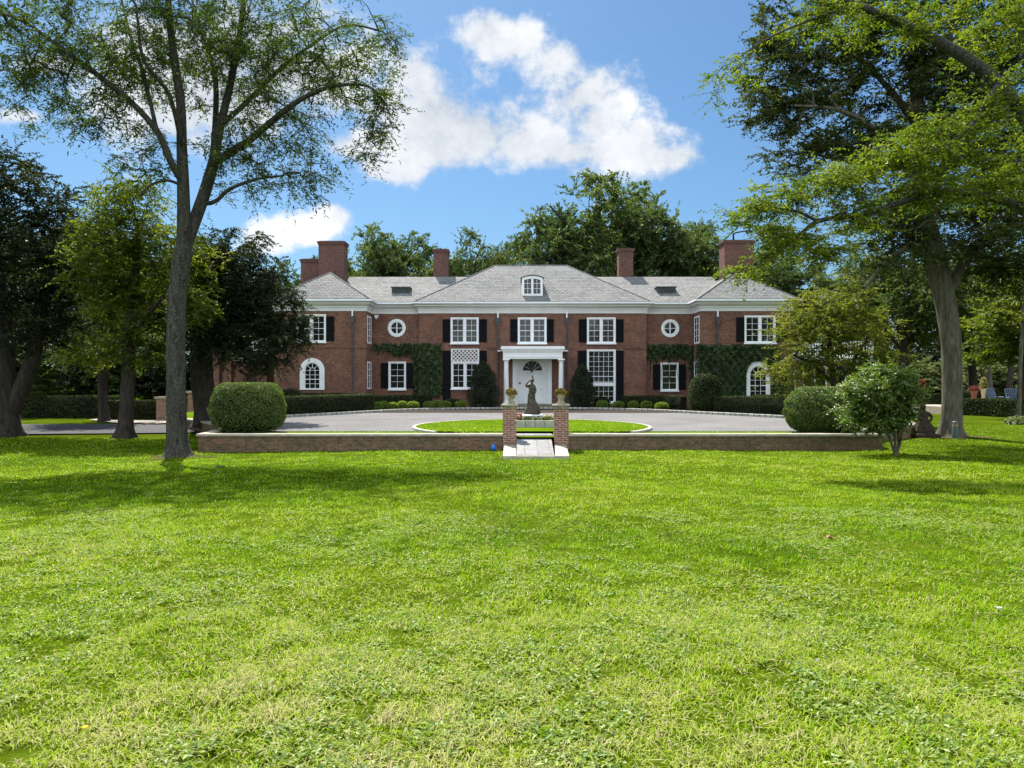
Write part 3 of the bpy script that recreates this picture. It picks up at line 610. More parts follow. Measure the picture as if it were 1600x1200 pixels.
    mb = MB(); sweep(mb, [(0.20,ZT+0.622),(0.41,ZT+0.622),(0.41,ZT+0.75),(0.20,ZT+0.75)], out); mb.build('gutter_lining', M['copper'], house)
H_front()
def hip(name, x0, x1, y0, y1, ze, ridge, zr, par):
    """closed roof solid; ridge = ((x,y),(x,y))"""
    (ax, ay), (bx, by) = ridge; v = [(x0,y0,ze),(x1,y0,ze),(x1,y1,ze),(x0,y1,ze),(ax,ay,zr),(bx,by,zr)]
    mb = MB()
    if abs(ay - by) < 1e-6: f = [(0,1,5,4),(1,2,5),(2,3,4,5),(3,0,4),(3,2,1,0)]
    else: f = [(0,1,4),(1,2,5,4),(2,3,5),(3,0,4,5),(3,2,1,0)]
    mb.add(v, f); o = mb.build(name, M['slate'], par)
    # ridge and hip tiles
    m2 = MB()
    for a, b in ((0,4),(1,4 if abs(ax-bx) < 1e-6 else 5),(4,5)): m2.tube([Vector(v[a])+Vector((0,0,0.0)), Vector(v[b])+Vector((0,0,0.0))], 0.05, 6)
    m2.build('hip_tiles', M['slate'], o)
    return o
ZR0 = ZT + 0.66
roof_c = hip('roof', AX-7.95, AX+7.95, YC-0.42, 62.0, ZR0, ((AX-2.62,55.9),(AX+2.62,55.9)), wz(415,55.9), house)
sr = {}
for sgn in (-1, 1):
    a, b = AX + sgn*3.85, AX + sgn*13.2; x0, x1 = min(a,b), max(a,b); zr = wz(432.5,55.9); mb = MB()
    v = [(x0,YR-0.42,ZR0),(x1,YR-0.42,ZR0),(x1,61,ZR0),(x0,61,ZR0),(x0,55.9,zr),(x1,55.9,zr)]
    mb.add(v, [(0,1,5,4),(2,3,4,5),(0,4,3),(1,2,5),(3,2,1,0)]); sr[sgn] = mb.build('roof', M['slate'], house)
rw = {}
for sgn in (-1, 1):
    c = AX + sgn*13.7; rw[sgn] = hip('roof', c-3.37, c+3.37, YW-0.42, 62.4, ZR0, ((c,YW-0.42+3.1),(c,59.3)), wz(426,YW+2.7), house)
def chimney(x0, x1, y0, y1, z0, z1, par, pot=True):
    mb = MB(); mb.box(x0, x1, y0, y1, z0, z1-0.22); mb.box(x0-0.05, x1+0.05, y0-0.05, y1+0.05, z1-0.22, z1-0.10); mb.box(x0-0.09, x1+0.09, y0-0.09, y1+0.09, z1-0.10, z1)
    o = mb.build('chimney', M['chimney'], par)
    mb = MB(); mb.box(x0+0.05, x1-0.05, y0+0.05, y1-0.05, z1, z1+0.05); mb.build('chimney_cap', M['darkstone'], o)
    mb = MB(); mb.box(x0-0.09, x1+0.09, y0-0.14, y0-0.004, z0+0.3, z0+0.5)
chimney(wx(497.5,54), wx(537.5,54), 54, 55.25, 7.8, wz(377,54), rw[-1])
chimney(wx(470,56.5), wx(496,56.5), 56.5, 57.6, 7.6, wz(405,56.5), rw[-1])
chimney(wx(677,56.3), wx(699.5,56.3), 56.3, 57.3, 8.6, wz(389.5,56.3), sr[-1])
chimney(wx(967,56.3), wx(989.5,56.3), 56.3, 57.3, 8.6, wz(388.5,56.3), sr[1])
chimney(wx(1132,54), wx(1178,54), 54, 55.4, 7.8, wz(375.5,54), rw[1])
mb = MB(); mb.add([(wx(514,54),53.5,8.8),(wx(540,54),53.5,8.15),(wx(540,54),53.97,8.5),(wx(514,54),53.97,9.4)], [(0,1,2,3)]); mb.box(wx(530,53.6), wx(543,53.6), 53.3, 53.96, 8.0, 8.62); mb.build('roof_flashing', M['copper'], rw[-1])
def louvre(px0, px1, py0, py1, par):
    Y = 52.75; x0, x1, z1, z0 = wx(px0,Y), wx(px1,Y), wz(py0,Y), wz(py1,Y); mb = MB()
    mb.box(x0, x1, Y, 54.2, z0, z1); mb.box(x0-0.06, x1+0.06, Y-0.08, 54.3, z1, z1+0.06)
    for k in range(5): mb.box(x0+0.05, x1-0.05, Y-0.03, Y, z0+0.06+k*(z1-z0-0.1)/5, z0+0.10+k*(z1-z0-0.1)/5)
    mb.build('roof_vent', M['copper'], par)
louvre(612, 640, 449.5, 461.5, sr[-1]); louvre(1027, 1056, 449, 461, sr[1])
def dormer():
    Y = 51.45; x0, x1, z1, z0 = wx(815.5,Y), wx(848,Y), wz(430.5,Y), wz(462,Y); cx = (x0+x1)/2; hw = (x1-x0)/2; rise = 0.16
    arc = lambda w, zt, rs, n=13: [(cx + w*t, zt - rs*t*t) for t in np.linspace(1, -1, n)]
    mb = MB(); mb.prism_y([(x0,z0),(x1,z0)] + arc(hw, z1, rise), Y+0.13, 55.0); d = mb.build('dormer', M['cornice'], roof_c)
    mb = MB(); o1 = [(x0,z0),(x1,z0)] + arc(hw, z1, rise)
    # frame ring made of bars
    mb.box(x0, x0+0.15, Y, Y+0.125, z0, z1-rise-0.02); mb.box(x1-0.15, x1, Y, Y+0.125, z0, z1-rise-0.02); mb.box(x0+0.15, x1-0.15, Y, Y+0.125, z0, z0+0.13)
    top = arc(hw, z1, rise); bot = arc(hw, z1-0.2, rise)
    mb.prism_y(top + bot[::-1], Y-0.002, Y+0.125)
    mb.box(cx-0.07, cx+0.07, Y+0.002, Y+0.125, z0+0.13, z1-0.19)
    for s in (-1, 1):
        m0, m1 = (x0+0.15, cx-0.07) if s < 0 else (cx+0.07, x1-0.15); xm = (m0+m1)/2; mb.box(xm-0.012, xm+0.012, Y+0.04, Y+0.125, z0+0.13, z1-0.2)
        for k in (1, 2): zz = z0+0.13+(z1-0.3-z0)*k/3; mb.box(m0, m1, Y+0.042, Y+0.125, zz-0.012, zz+0.012)
    mb.build('dormer_window', M['white'], d)
    mb = MB(); mb.prism_y([(x0+0.1,z0+0.1),(x1-0.1,z0+0.1)] + arc(hw-0.1, z1-0.1, rise), Y+0.08, Y+0.122); mb.build('pane', M['glass'], d)
    mb = MB(); ot, ob = arc(hw+0.08, z1+0.05, rise+0.02), arc(hw+0.08, z1+0.005, rise+0.02); mb.prism_y(ot + ob[::-1], Y-0.06, 55.0); mb.build('dormer_roof', M['copper'], d)
dormer()
def downspout(px, Y, py0, py1):
    x = wx(px,Y); z1, z0 = wz(py0,Y), wz(py1,Y); mb = MB(); mb.tube([(x,Y-0.10,z0),(x,Y-0.10,z1-0.75)], 0.055, 8)
    for k in range(3): zz = z0 + (z1-z0)*(0.2+0.25*k); mb.box(x-0.09, x+0.09, Y-0.12, Y-0.001, zz, zz+0.05)
    o = mb.build('downspout', M['pipe'], house)
    mb = MB(); mb.prism_y([(x-0.05,z1-0.78),(x+0.05,z1-0.78),(x+0.16,z1-0.5),(x+0.16,z1-0.3),(x-0.16,z1-0.3),(x-0.16,z1-0.5)], Y-0.24, Y-0.004); mb.build('hopper', M['pipe'], o)
    mb = MB(); mb.tube([(x,Y-0.10,z1-0.29),(x,Y-0.10,z1+0.02),(x,Y-0.06,z1+0.12)], 0.05, 8); mb.build('outlet', M['white'], o)
downspout(551, YW, 487, 610); downspout(778, YC, 490, 632); downspout(885.5, YC, 490, 632); downspout(1121, YW, 488, 616)
mb = MB(); mb.box(wx(585.5,YR), wx(591.5,YR), YR-0.14, YR-0.005, wz(496,YR), wz(492.5,YR)); mb.box(wx(587,YR), wx(590,YR), YR-0.2, YR-0.14, wz(498.5,YR), wz(494,YR)); mb.build('flood_light', M['white'], house)
def entrance():
    YF = 49.25
    root = bpy.data.objects.new('portico', None); col.objects.link(root); root.parent = house; root.location = Vector((AX, 50, ZB)) - house.location
    x0, x1 = wx(783.5,YF), wx(881.5,YF); zt, zm, zb = wz(541,YF), wz(547,YF), wz(560.5,YF)
    mb = MB(); mb.box(x0+0.10, x1-0.10, YF+0.10, YC-0.003, zb, zm-0.12); mb.box(x0+0.06, x1-0.06, YF+0.06, YC-0.003, zm-0.12, zm-0.05); mb.box(x0+0.12, x1-0.12, YF+0.08, YF+0.099, zb+0.10, zb+0.16)
    mb.box(x0+0.02, x1-0.02, YF+0.02, YC-0.003, zm-0.05, zm+0.05); mb.box(x0-0.04, x1+0.04, YF-0.04, YC-0.003, zm+0.05, zt-0.05); mb.box(x0, x1, YF, YC-0.003, zt-0.05, zt)
    mb.box(wx(777.5,50.7), x0-0.05, 50.75, YC-0.003, zm-0.02, zm+0.06); mb.box(x1+0.05, wx(887.5,50.7), 50.75, YC-0.003, zm-0.02, zm+0.06)
    mb.build('entablature', M['white'], root)
    zf = 0.40
    for px in (791, 876.7):
        cx = wx(px,YF+0.3); H = zb - zf; mb = MB(); mb.box(cx-0.21, cx+0.21, YF+0.09, YF+0.51, zf, zf+0.10)
        mb.lathe((cx,YF+0.3,zf), [(0.20,0.10),(0.20,0.16),(0.165,0.20),(0.165,0.3),(0.168,H*0.33),(0.14,H-0.28),(0.14,H-0.24),(0.155,H-0.22),(0.15,H-0.2),(0.15,H-0.14),(0.2,H-0.09)], 24)
        mb.box(cx-0.215, cx+0.215, YF+0.085, YF+0.515, zb-0.09, zb-0.001); mb.build('column', M['white'], root)
    # floor and steps
    mb = MB(); mb.box(x0-0.1, x1+0.1, YF-0.05, YC-0.003, ZB-0.2, 0.395); mb.box(x0-0.1, x1+0.1, YF-0.45, YF-0.053, ZB-0.2, 0.27); mb.build('steps', M['mossstone'], root)
    # door case
    Y = YC; a, b = wx(801,Y), wx(862,Y); zt = wz(559.5,Y); dx0, dx1 = wx(816,Y), wx(848,Y); cx = (dx0+dx1)/2; rf = (dx1-dx0)/2 - 0.04; zs = wz(579,Y); zl = 0.40
    mb = MB(); mb.box(a, a+0.30, Y-0.08, Y+0.08, zl, zt); mb.box(b-0.30, b, Y-0.08, Y+0.08, zl, zt)
    mb.box(a+0.30, dx0, Y+0.02, Y+0.08, zl, zt); mb.box(dx1, b-0.30, Y+0.02, Y+0.08, zl, zt); mb.box(a+0.34, dx0-0.1, Y-0.0, Y+0.019, zl+0.3, zt-1.0); mb.box(dx1+0.1, b-0.34, Y-0.0, Y+0.019, zl+0.3, zt-1.0)
    mb.box(dx0-0.06, dx0+0.001, Y-0.03, Y+0.079, zl, zs); mb.box(dx1-0.001, dx1+0.06, Y-0.03, Y+0.079, zl, zs); mb.box(dx0, dx1, Y+0.0, Y+0.08, zs-0.08, zs)
    # spandrel above the fan
    n = 20; arc = [(cx+rf*math.cos(t), zs+rf*math.sin(t)) for t in np.linspace(0, math.pi, n)]
    mb.prism_y([(dx1,zs)] + [(dx1,zt),(dx0,zt),(dx0,zs)] + arc[::-1], Y+0.022, Y+0.08)
    mb.ring_y(cx, zs, rf, rf+0.10, Y-0.02, Y+0.021, 0, 180, 24)
    mb.build('door_case', M['white'], root)
    mb = MB(); mb.box(dx0+0.002, dx1-0.002, Y+0.05, Y+0.09, zl, zs-0.082)
    for i in range(2):
        for (za, zb2) in ((0.12,0.75),(0.85,1.5),(1.6,2.05)):
            xa = dx0+0.1+i*(dx1-dx0-0.1)/2; xb = xa+(dx1-dx0)/2-0.15; 
            mb.box(xa, xb, Y+0.035, Y+0.049, zl+za, min(zl+zb2, zs-0.15))
    d = mb.build('door', M['white'], root)
    mb = MB(); mb.lathe((dx1-0.09,Y+0.0,zl+1.0), [(0.012,-0.02),(0.03,-0.015),(0.035,0),(0.03,0.015),(0.012,0.02)], 10); mb.build('knob', M['iron'], d)
    mb = MB(); mb.box(a+0.42, a+0.54, Y-0.02, Y-0.001, wz(600,Y), wz(597.5,Y)); mb.build('house_plaque', M['bronze'], d)
    mb = MB(); mb.prism_y(arc, Y+0.05, Y+0.07); fan = mb.build('fanlight', M['fanglass'], root)
    mb = MB()
    for t in range(1, 6):
        an = R(30*t); c, q = math.cos(an), math.sin(an); w = 0.012; mb.prism_y([(cx+.12*c-w*q,zs+.12*q+w*c),(cx+.12*c+w*q,zs+.12*q-w*c),(cx+rf*.98*c+w*q,zs+rf*.98*q-w*c),(cx+rf*.98*c-w*q,zs+rf*.98*q+w*c)], Y+0.03, Y+0.048)
    mb.ring_y(cx, zs, 0.11, 0.14, Y+0.03, Y+0.048, 0, 180, 12); mb.build('glazing_bars', M['white'], fan)
    zt2 = wz(560.5, YF); mb = MB(); yl = 50.1; lx = wx(830.8, yl); zt3 = wz(562, yl)
    mb.tube([(lx,yl,zb-0.002),(lx,yl,zt3-0.25)], 0.018, 6); mb.lathe((lx,yl,zt3-0.75), [(0.02,-0.12),(0.05,0.0),(0.12,0.02),(0.15,0.36),(0.10,0.45),(0.03,0.52)], 6, False); mb.build('lantern', M['iron'], root)
entrance()

# ------------------------------------------------------------------ foliage on the ground: hedges, bushes, ivy
def shell(name, pts, nrm, core, L, W, mat, label, cat, group, seed, jit=0.03, droop=0.0):
    """dense clipped foliage: a dark twig core and leaves standing on its surface, one mesh"""
    r = np.random.default_rng(seed); n = len(pts)
    c = pts + nrm * (r.random((n,1)) * 2 - 1.2) * jit
    low = np.sin(pts[:,0]*2.1 + seed) * np.sin(pts[:,1]*1.7 + pts[:,2]*2.3)
    t = np.clip(0.45 + 0.22 * low + 0.28 * r.normal(size=n), 0, 1)
    lv, lt = leaf_arrays(c, nrm * 0.8 + r.normal(size=(n,3)) * 0.75, L * (0.7 + 0.6*r.random(n)), W * (0.7 + 0.6*r.random(n)), t, r, droop)
    cv, cf = core; b = np.arange(n, dtype=np.int32)[:, None] * 4
    ll = np.concatenate([b, b+1, b+2, b, b+2, b+3], 1).ravel() + len(cv)
    cl = np.array([i for f in cf for i in f], np.int32); cs = np.array([len(f) for f in cf], np.int32)
    me = np_mesh(name, np.concatenate([np.array(cv, np.float32), lv]), np.concatenate([cl, ll]), np.concatenate([cs, np.full(2*n, 3)]), np.concatenate([np.zeros(len(cv)), lt]),
                 np.concatenate([np.zeros(len(cs)), np.ones(2*n)]))
    base = np.array(cv).min(0); o = bpy.data.objects.new(name, me); me.materials.append(M['hedgecore']); me.materials.append(mat); col.objects.link(o)
    return tag(o, label, cat, group)
def hedge(path, w, zb, h, label, seed, mat='lf_hedge', dens=900, L=0.055, W=0.03, group=None, zf=None, name='hedge', cat='hedge', jit=0.035):
    r = np.random.default_rng(seed); path = [np.array(p, float) for p in path]
    segs = [(path[i], path[i+1]) for i in range(len(path)-1)]; pts, nr = [], []
    for (a, b) in segs:
        d = b - a; ln = np.linalg.norm(d); d = d/ln; nn = np.array([d[1], -d[0]])
        z0f = (lambda y: zf(y) if zf else zb)
        for kind, area in (('top', ln*w), ('l', ln*h), ('r', ln*h)):
            n = int(area * dens); t = r.random(n)*ln; q = r.random(n)
            xy = a + np.outer(t, d); zz = np.array([z0f(y) for y in xy[:,1]])
            if kind == 'top': xy = xy + np.outer((q-0.5)*w, nn); z = zz + h; no = np.tile([0,0,1.], (n,1))
            else:
                s = 1 if kind == 'r' else -1; xy = xy + nn*s*w/2; z = zz + q*h; no = np.tile([nn[0]*s, nn[1]*s, 0.15], (n,1))
            z = z + 0.02*np.sin(xy[:,0]*3.1+seed) * np.sin(xy[:,1]*2.7)
            pts.append(np.column_stack([xy, z])); nr.append(no)
    for (e, d) in ((path[0], path[0]-path[1]), (path[-1], path[-1]-path[-2])):
        d = d/np.linalg.norm(d); nn = np.array([d[1], -d[0]]); n = int(w*h*dens); zz = zf(e[1]) if zf else zb
        xy = e + np.outer((r.random(n)-0.5)*w, nn); pts.append(np.column_stack([xy, zz + r.random(n)*h])); nr.append(np.tile([d[0], d[1], 0.1], (n,1)))
    mb = MB(); k = w/2 - 0.05
    sweep(mb, [(-k,-0.15),(k,-0.15),(k,h-0.05),(-k,h-0.05)], [tuple(p) for p in path])
    v = np.array(mb.v); v[:,2] += np.array([zf(y) for y in v[:,1]]) if zf else zb
    return shell(name, np.concatenate(pts), np.concatenate(nr), (v.tolist(), mb.f), L, W, M[mat], label, cat, group, seed, jit)
def bush(c, rx, ry, h, label, seed, name='box_bush', cat='bush', p=3.0, n=6000, L=0.05, W=0.03, mat='lf_box', group=None, jit=0.05, topflat=0.0, taper=0.0, lump=0.04, zlow=0.0):
    """clipped bush: rounded box / dome from a superellipse"""
    r = np.random.default_rng(seed)
    def surf(d):
        d = unit(d); q = (np.abs(d[:,0])**p + np.abs(d[:,1])**p + np.abs(d[:,2])**p) ** (-1/p)
        s = d * q[:,None]; zz = (s[:,2] + 1) / 2
        sc_ = 1 - taper * np.clip(zz - 0.25, 0, 1)**1.5
        lp = 1 + lump * (np.sin(d[:,0]*7+seed)*np.sin(d[:,1]*6+1)*np.sin(d[:,2]*8+2) + 0.5*np.sin(d[:,0]*17+d[:,2]*15+seed))
        z = zz.copy()
        if topflat: z = np.minimum(z, 1 - topflat) / (1 - topflat)
        return np.column_stack([c[0] + s[:,0]*rx*sc_*lp, c[1] + s[:,1]*ry*sc_*lp, c[2] + z*h]), d
    pts, d = surf(r.normal(size=(n,3)))
    if zlow: keep = (pts[:,2] > c[2] + zlow) | (r.random(n) < 0.4); pts, d = pts[keep], d[keep]
    nu, nv = 24, 12; cd = []
    for j in range(nv+1):
        th = math.pi*j/nv
        for i in range(nu): cd.append((math.sin(th)*math.cos(2*math.pi*i/nu)+1e-6, math.sin(th)*math.sin(2*math.pi*i/nu), -math.cos(th)))
    cv, _ = surf(np.array(cd)); ctr = np.array([c[0], c[1], c[2]+h*0.5]); cv = ctr + (cv - ctr) * np.array([0.93, 0.93, 0.94])
    cf = [(j*nu+i, j*nu+(i+1)%nu, (j+1)*nu+(i+1)%nu, (j+1)*nu+i) for j in range(nv) for i in range(nu)]
    return shell(name, pts, d, (cv.tolist(), cf), L, W, M[mat], label, cat, group, seed, jit)

bush((wx(388,28.0), 28.0, -0.08), 1.22, 1.1, 1.80, 'big flat-topped clipped box bush behind the left garden wall', 11, p=3.2, n=34000, L=0.05, W=0.032, topflat=0.07, taper=0.16, lump=0.035, jit=0.08, zlow=0.28)
bush((wx(1287,27.9), 27.9, -0.08), 1.32, 1.15, 1.66, 'domed clipped box bush behind the right garden wall, beside the leafy shrub', 12, p=2.5, n=30000, L=0.06, W=0.04, topflat=0.06, taper=0.14, lump=0.05, jit=0.07)
bush((wx(1101.5,43.4), 43.4, 0.08), 0.86, 0.8, 2.16, 'tall barrel-shaped clipped bush in front of the ivy wall', 13, name='clipped_bush', p=3.0, n=9000, L=0.07, W=0.05, mat='lf_hedge', taper=0.12, lump=0.02)
GY = 46.6
for i, (px, py, w, yy, lb) in enumerate([(589.5,635.5,17,45.2,'bright green box globe at the left end of the row, nearest the hedge corner'),(599.5,633,17,46.0,'bright box globe set back between the first two on the left'),(613.5,635.5,17,45.9,'bright box globe in front of the small ground floor window'),(628.5,634,15,46.6,'small bright box globe tucked back left of the wide one'),
        (645.5,635,18,46.6,'wide bright box globe just left of the gap in the left row'),(670,634,16,47.4,'bright box globe standing alone right of the gap in the left row'),(686,632.5,16,47.9,'paler box globe half hidden behind its larger neighbour on the left'),(695.5,633,18,47.6,'large box globe under the left tall shutter'),(719.5,633.5,17,48.0,'box globe beside the dark yew left of the entrance'),
        (941,635,17,47.9,'box globe beside the dark yew right of the entrance'),(966,635.5,18,47.7,'box globe under the right tall window shutter'),(989.5,636.5,16.5,47.3,'box globe in the middle of the right row, before the low hedge'),(1010,637,17,46.7,'box globe second from the hedge end on the right'),(1034,637.5,20,46.0,'wide box globe at the right end of the row, by the hedge corner')]):
    s = yy/F; z = tz(yy)+0.03
    bush((wx(px,yy), yy, z), w*s/2*1.05, w*s/2*1.0, 0.50 + 0.03*math.sin(i*2.3), lb, 40+i, name='box_globe', cat='globe bush', p=2.3, n=1500, L=0.055, W=0.04, mat='lf_globe', group='bright box globes along the courtyard', jit=0.03)
hg = 'dark clipped hedges before the house'
hedge([(-13.3,36.3),(-12.1,38.6),(-9.6,42.5),(-8.4,44.6)], 1.1, 0, 1.02, 'long dark clipped hedge edging the left side of the courtyard', 21, zf=tz, group=hg)
hedge([(-8.6,46.3),(-7.2,47.4),(-5.2,48.6)], 0.8, 0, 0.88, 'low dark hedge behind the left row of box globes', 22, zf=tz, group=hg)
hedge([(-15.6,44.2),(-12.5,46.0),(-9.5,47.2)], 0.7, 0, 1.02, 'narrow upper hedge under the left arched window', 23, zf=tz, group=hg)
hedge([(7.0,48.2),(9.0,47.2),(10.3,46.2)], 0.9, 0, 0.86, 'low dark hedge behind the right row of box globes', 24, zf=tz, group=hg)
hedge([(11.6,42.8),(13.2,40.6),(15.6,38.2)], 1.1, 0, 0.98, 'long dark clipped hedge edging the right side of the courtyard', 25, zf=tz, group=hg)
hedge([(14.0,44.6),(16.6,43.6),(19.5,42.6)], 0.8, 0, 1.0, 'narrow upper hedge below the ivy by the right arched window', 26, zf=tz, group=hg)
def cone_shrub(px0, px1, ptop, Y, label, seed):
    r = np.random.default_rng(seed); cx = wx((px0+px1)/2, Y); hw = (px1-px0)/2/F*Y; z0 = tz(Y); h = wz(ptop,Y) - z0; n = 9000
    t = r.random(n)**0.8; a = r.random(n)*2*math.pi
    rad = hw * np.interp(t, [0,0.12,0.35,0.7,0.92,1], [0.75,0.98,1.0,0.74,0.35,0.05]) * (0.72 + 0.36*r.random(n)) * (1 + 0.10*np.sin(a*5+seed) + 0.08*np.sin(a*3+t*19))
    pts = np.column_stack([cx + rad*np.cos(a), Y + rad*np.sin(a), z0 + t*h*(0.97+0.06*r.random(n))]); nr = np.column_stack([np.cos(a), np.sin(a), np.full(n, 0.5)])
    mb = MB(); mb.lathe((cx,Y,z0-0.1), [(hw*0.55,0),(hw*0.72,h*0.3),(hw*0.5,h*0.7),(hw*0.1,h*0.95)], 14)
    shell('yew_shrub', pts, nr, (mb.v, mb.f), 0.13, 0.035, M['lf_yew'], label, 'shrub', 'yews either side of the entrance', seed, 0.03)
cone_shrub(731, 779, 566, 48.7, 'dark conical yew left of the entrance, taller and broader', 31)
cone_shrub(889, 930, 571, 48.7, 'dark conical yew right of the entrance, before the tall window', 32)
def ivy(polys, holes, label, seed, dens=760):
    """polys: (px polygon, plane Y) pieces on the brick; leaves stand off the wall on creeping stems"""
    r = np.random.default_rng(seed); C, NR = [], []; mb = MB()
    for (poly, Y) in polys:
        poly = np.array(poly, float); lo, hi = poly.min(0), poly.max(0); area = (hi-lo).prod() * (Y/F)**2; n = int(area*dens*1.6)
        q = lo + r.random((n,2))*(hi-lo)
        q2 = q + np.column_stack([3.0*np.sin(q[:,1]*0.35+seed) + 2.0*np.sin(q[:,1]*0.9) + 1.2*r.normal(size=n), 2.6*np.sin(q[:,0]*0.22) + 2.2*np.sin(q[:,0]*0.61+1) + 1.3*np.sin(q[:,0]*1.7) + 1.3*r.normal(size=n)])
        ins = np.zeros(n, bool); j = len(poly)-1
        for i in range(len(poly)):
            xi, yi = poly[i]; xj, yj = poly[j]
            ins ^= ((yi > q2[:,1]) != (yj > q2[:,1])) & (q2[:,0] < (xj-xi)*(q2[:,1]-yi)/(yj-yi+1e-9)+xi); j = i
        for (cx, cy, rx, ry) in holes: ins &= (np.abs((q[:,0]-cx)/rx)**3 + np.abs((q[:,1]-cy)/ry)**3) > 1
        q = q[ins]; n = len(q); dep = 0.05 + 0.22*r.random(n)*(0.6+0.4*np.sin(q[:,0]*0.5)*np.sin(q[:,1]*0.4))
        C.append(np.column_stack([(q[:,0]-800)/F*Y, Y-dep, CZ-(q[:,1]-600)/F*Y])); NR.append(np.tile([0,-1,0.55], (n,1)))
        for k in range(7):
            x = lo[0]+(hi[0]-lo[0])*(k+0.5)/7; mb.tube([(wx(x+3*math.sin(t*3+k),Y), Y-0.03, wz(lo[1]+4+(hi[1]-lo[1]-8)*t, Y)) for t in np.linspace(1,0,6)], 0.018, 4, smooth=False)
    c = np.concatenate(C); nr = np.concatenate(NR)
    return shell('wall_ivy', c, nr, (mb.v, mb.f), 0.10, 0.085, M['lf_ivy'], label, 'ivy', 'ivy on the house front', seed, 0.02, droop=0.8)
ivy([([(584,538),(655,536),(655,557),(642,559),(625,554),(606,552),(596,546),(585,546)], YR), ([(646,552),(655,552),(655,621),(650,621),(646,600)], YR), ([(655,536),(692,537),(690.5,560),(690.5,618),(655,621)], YC)], [], 'dark ivy on the brick left of the entrance, above a small ground floor window', 51)
ivy([([(1008,538),(1086,538),(1086,598),(1079,590),(1078,565),(1060,559),(1009,562)], YR), ([(1086,540),(1110,538),(1214,540),(1226,560),(1240,622),(1088,622)], YW)], [(1184.5,610,20,46)], 'dark ivy covering the right wing around the white arched window', 52)

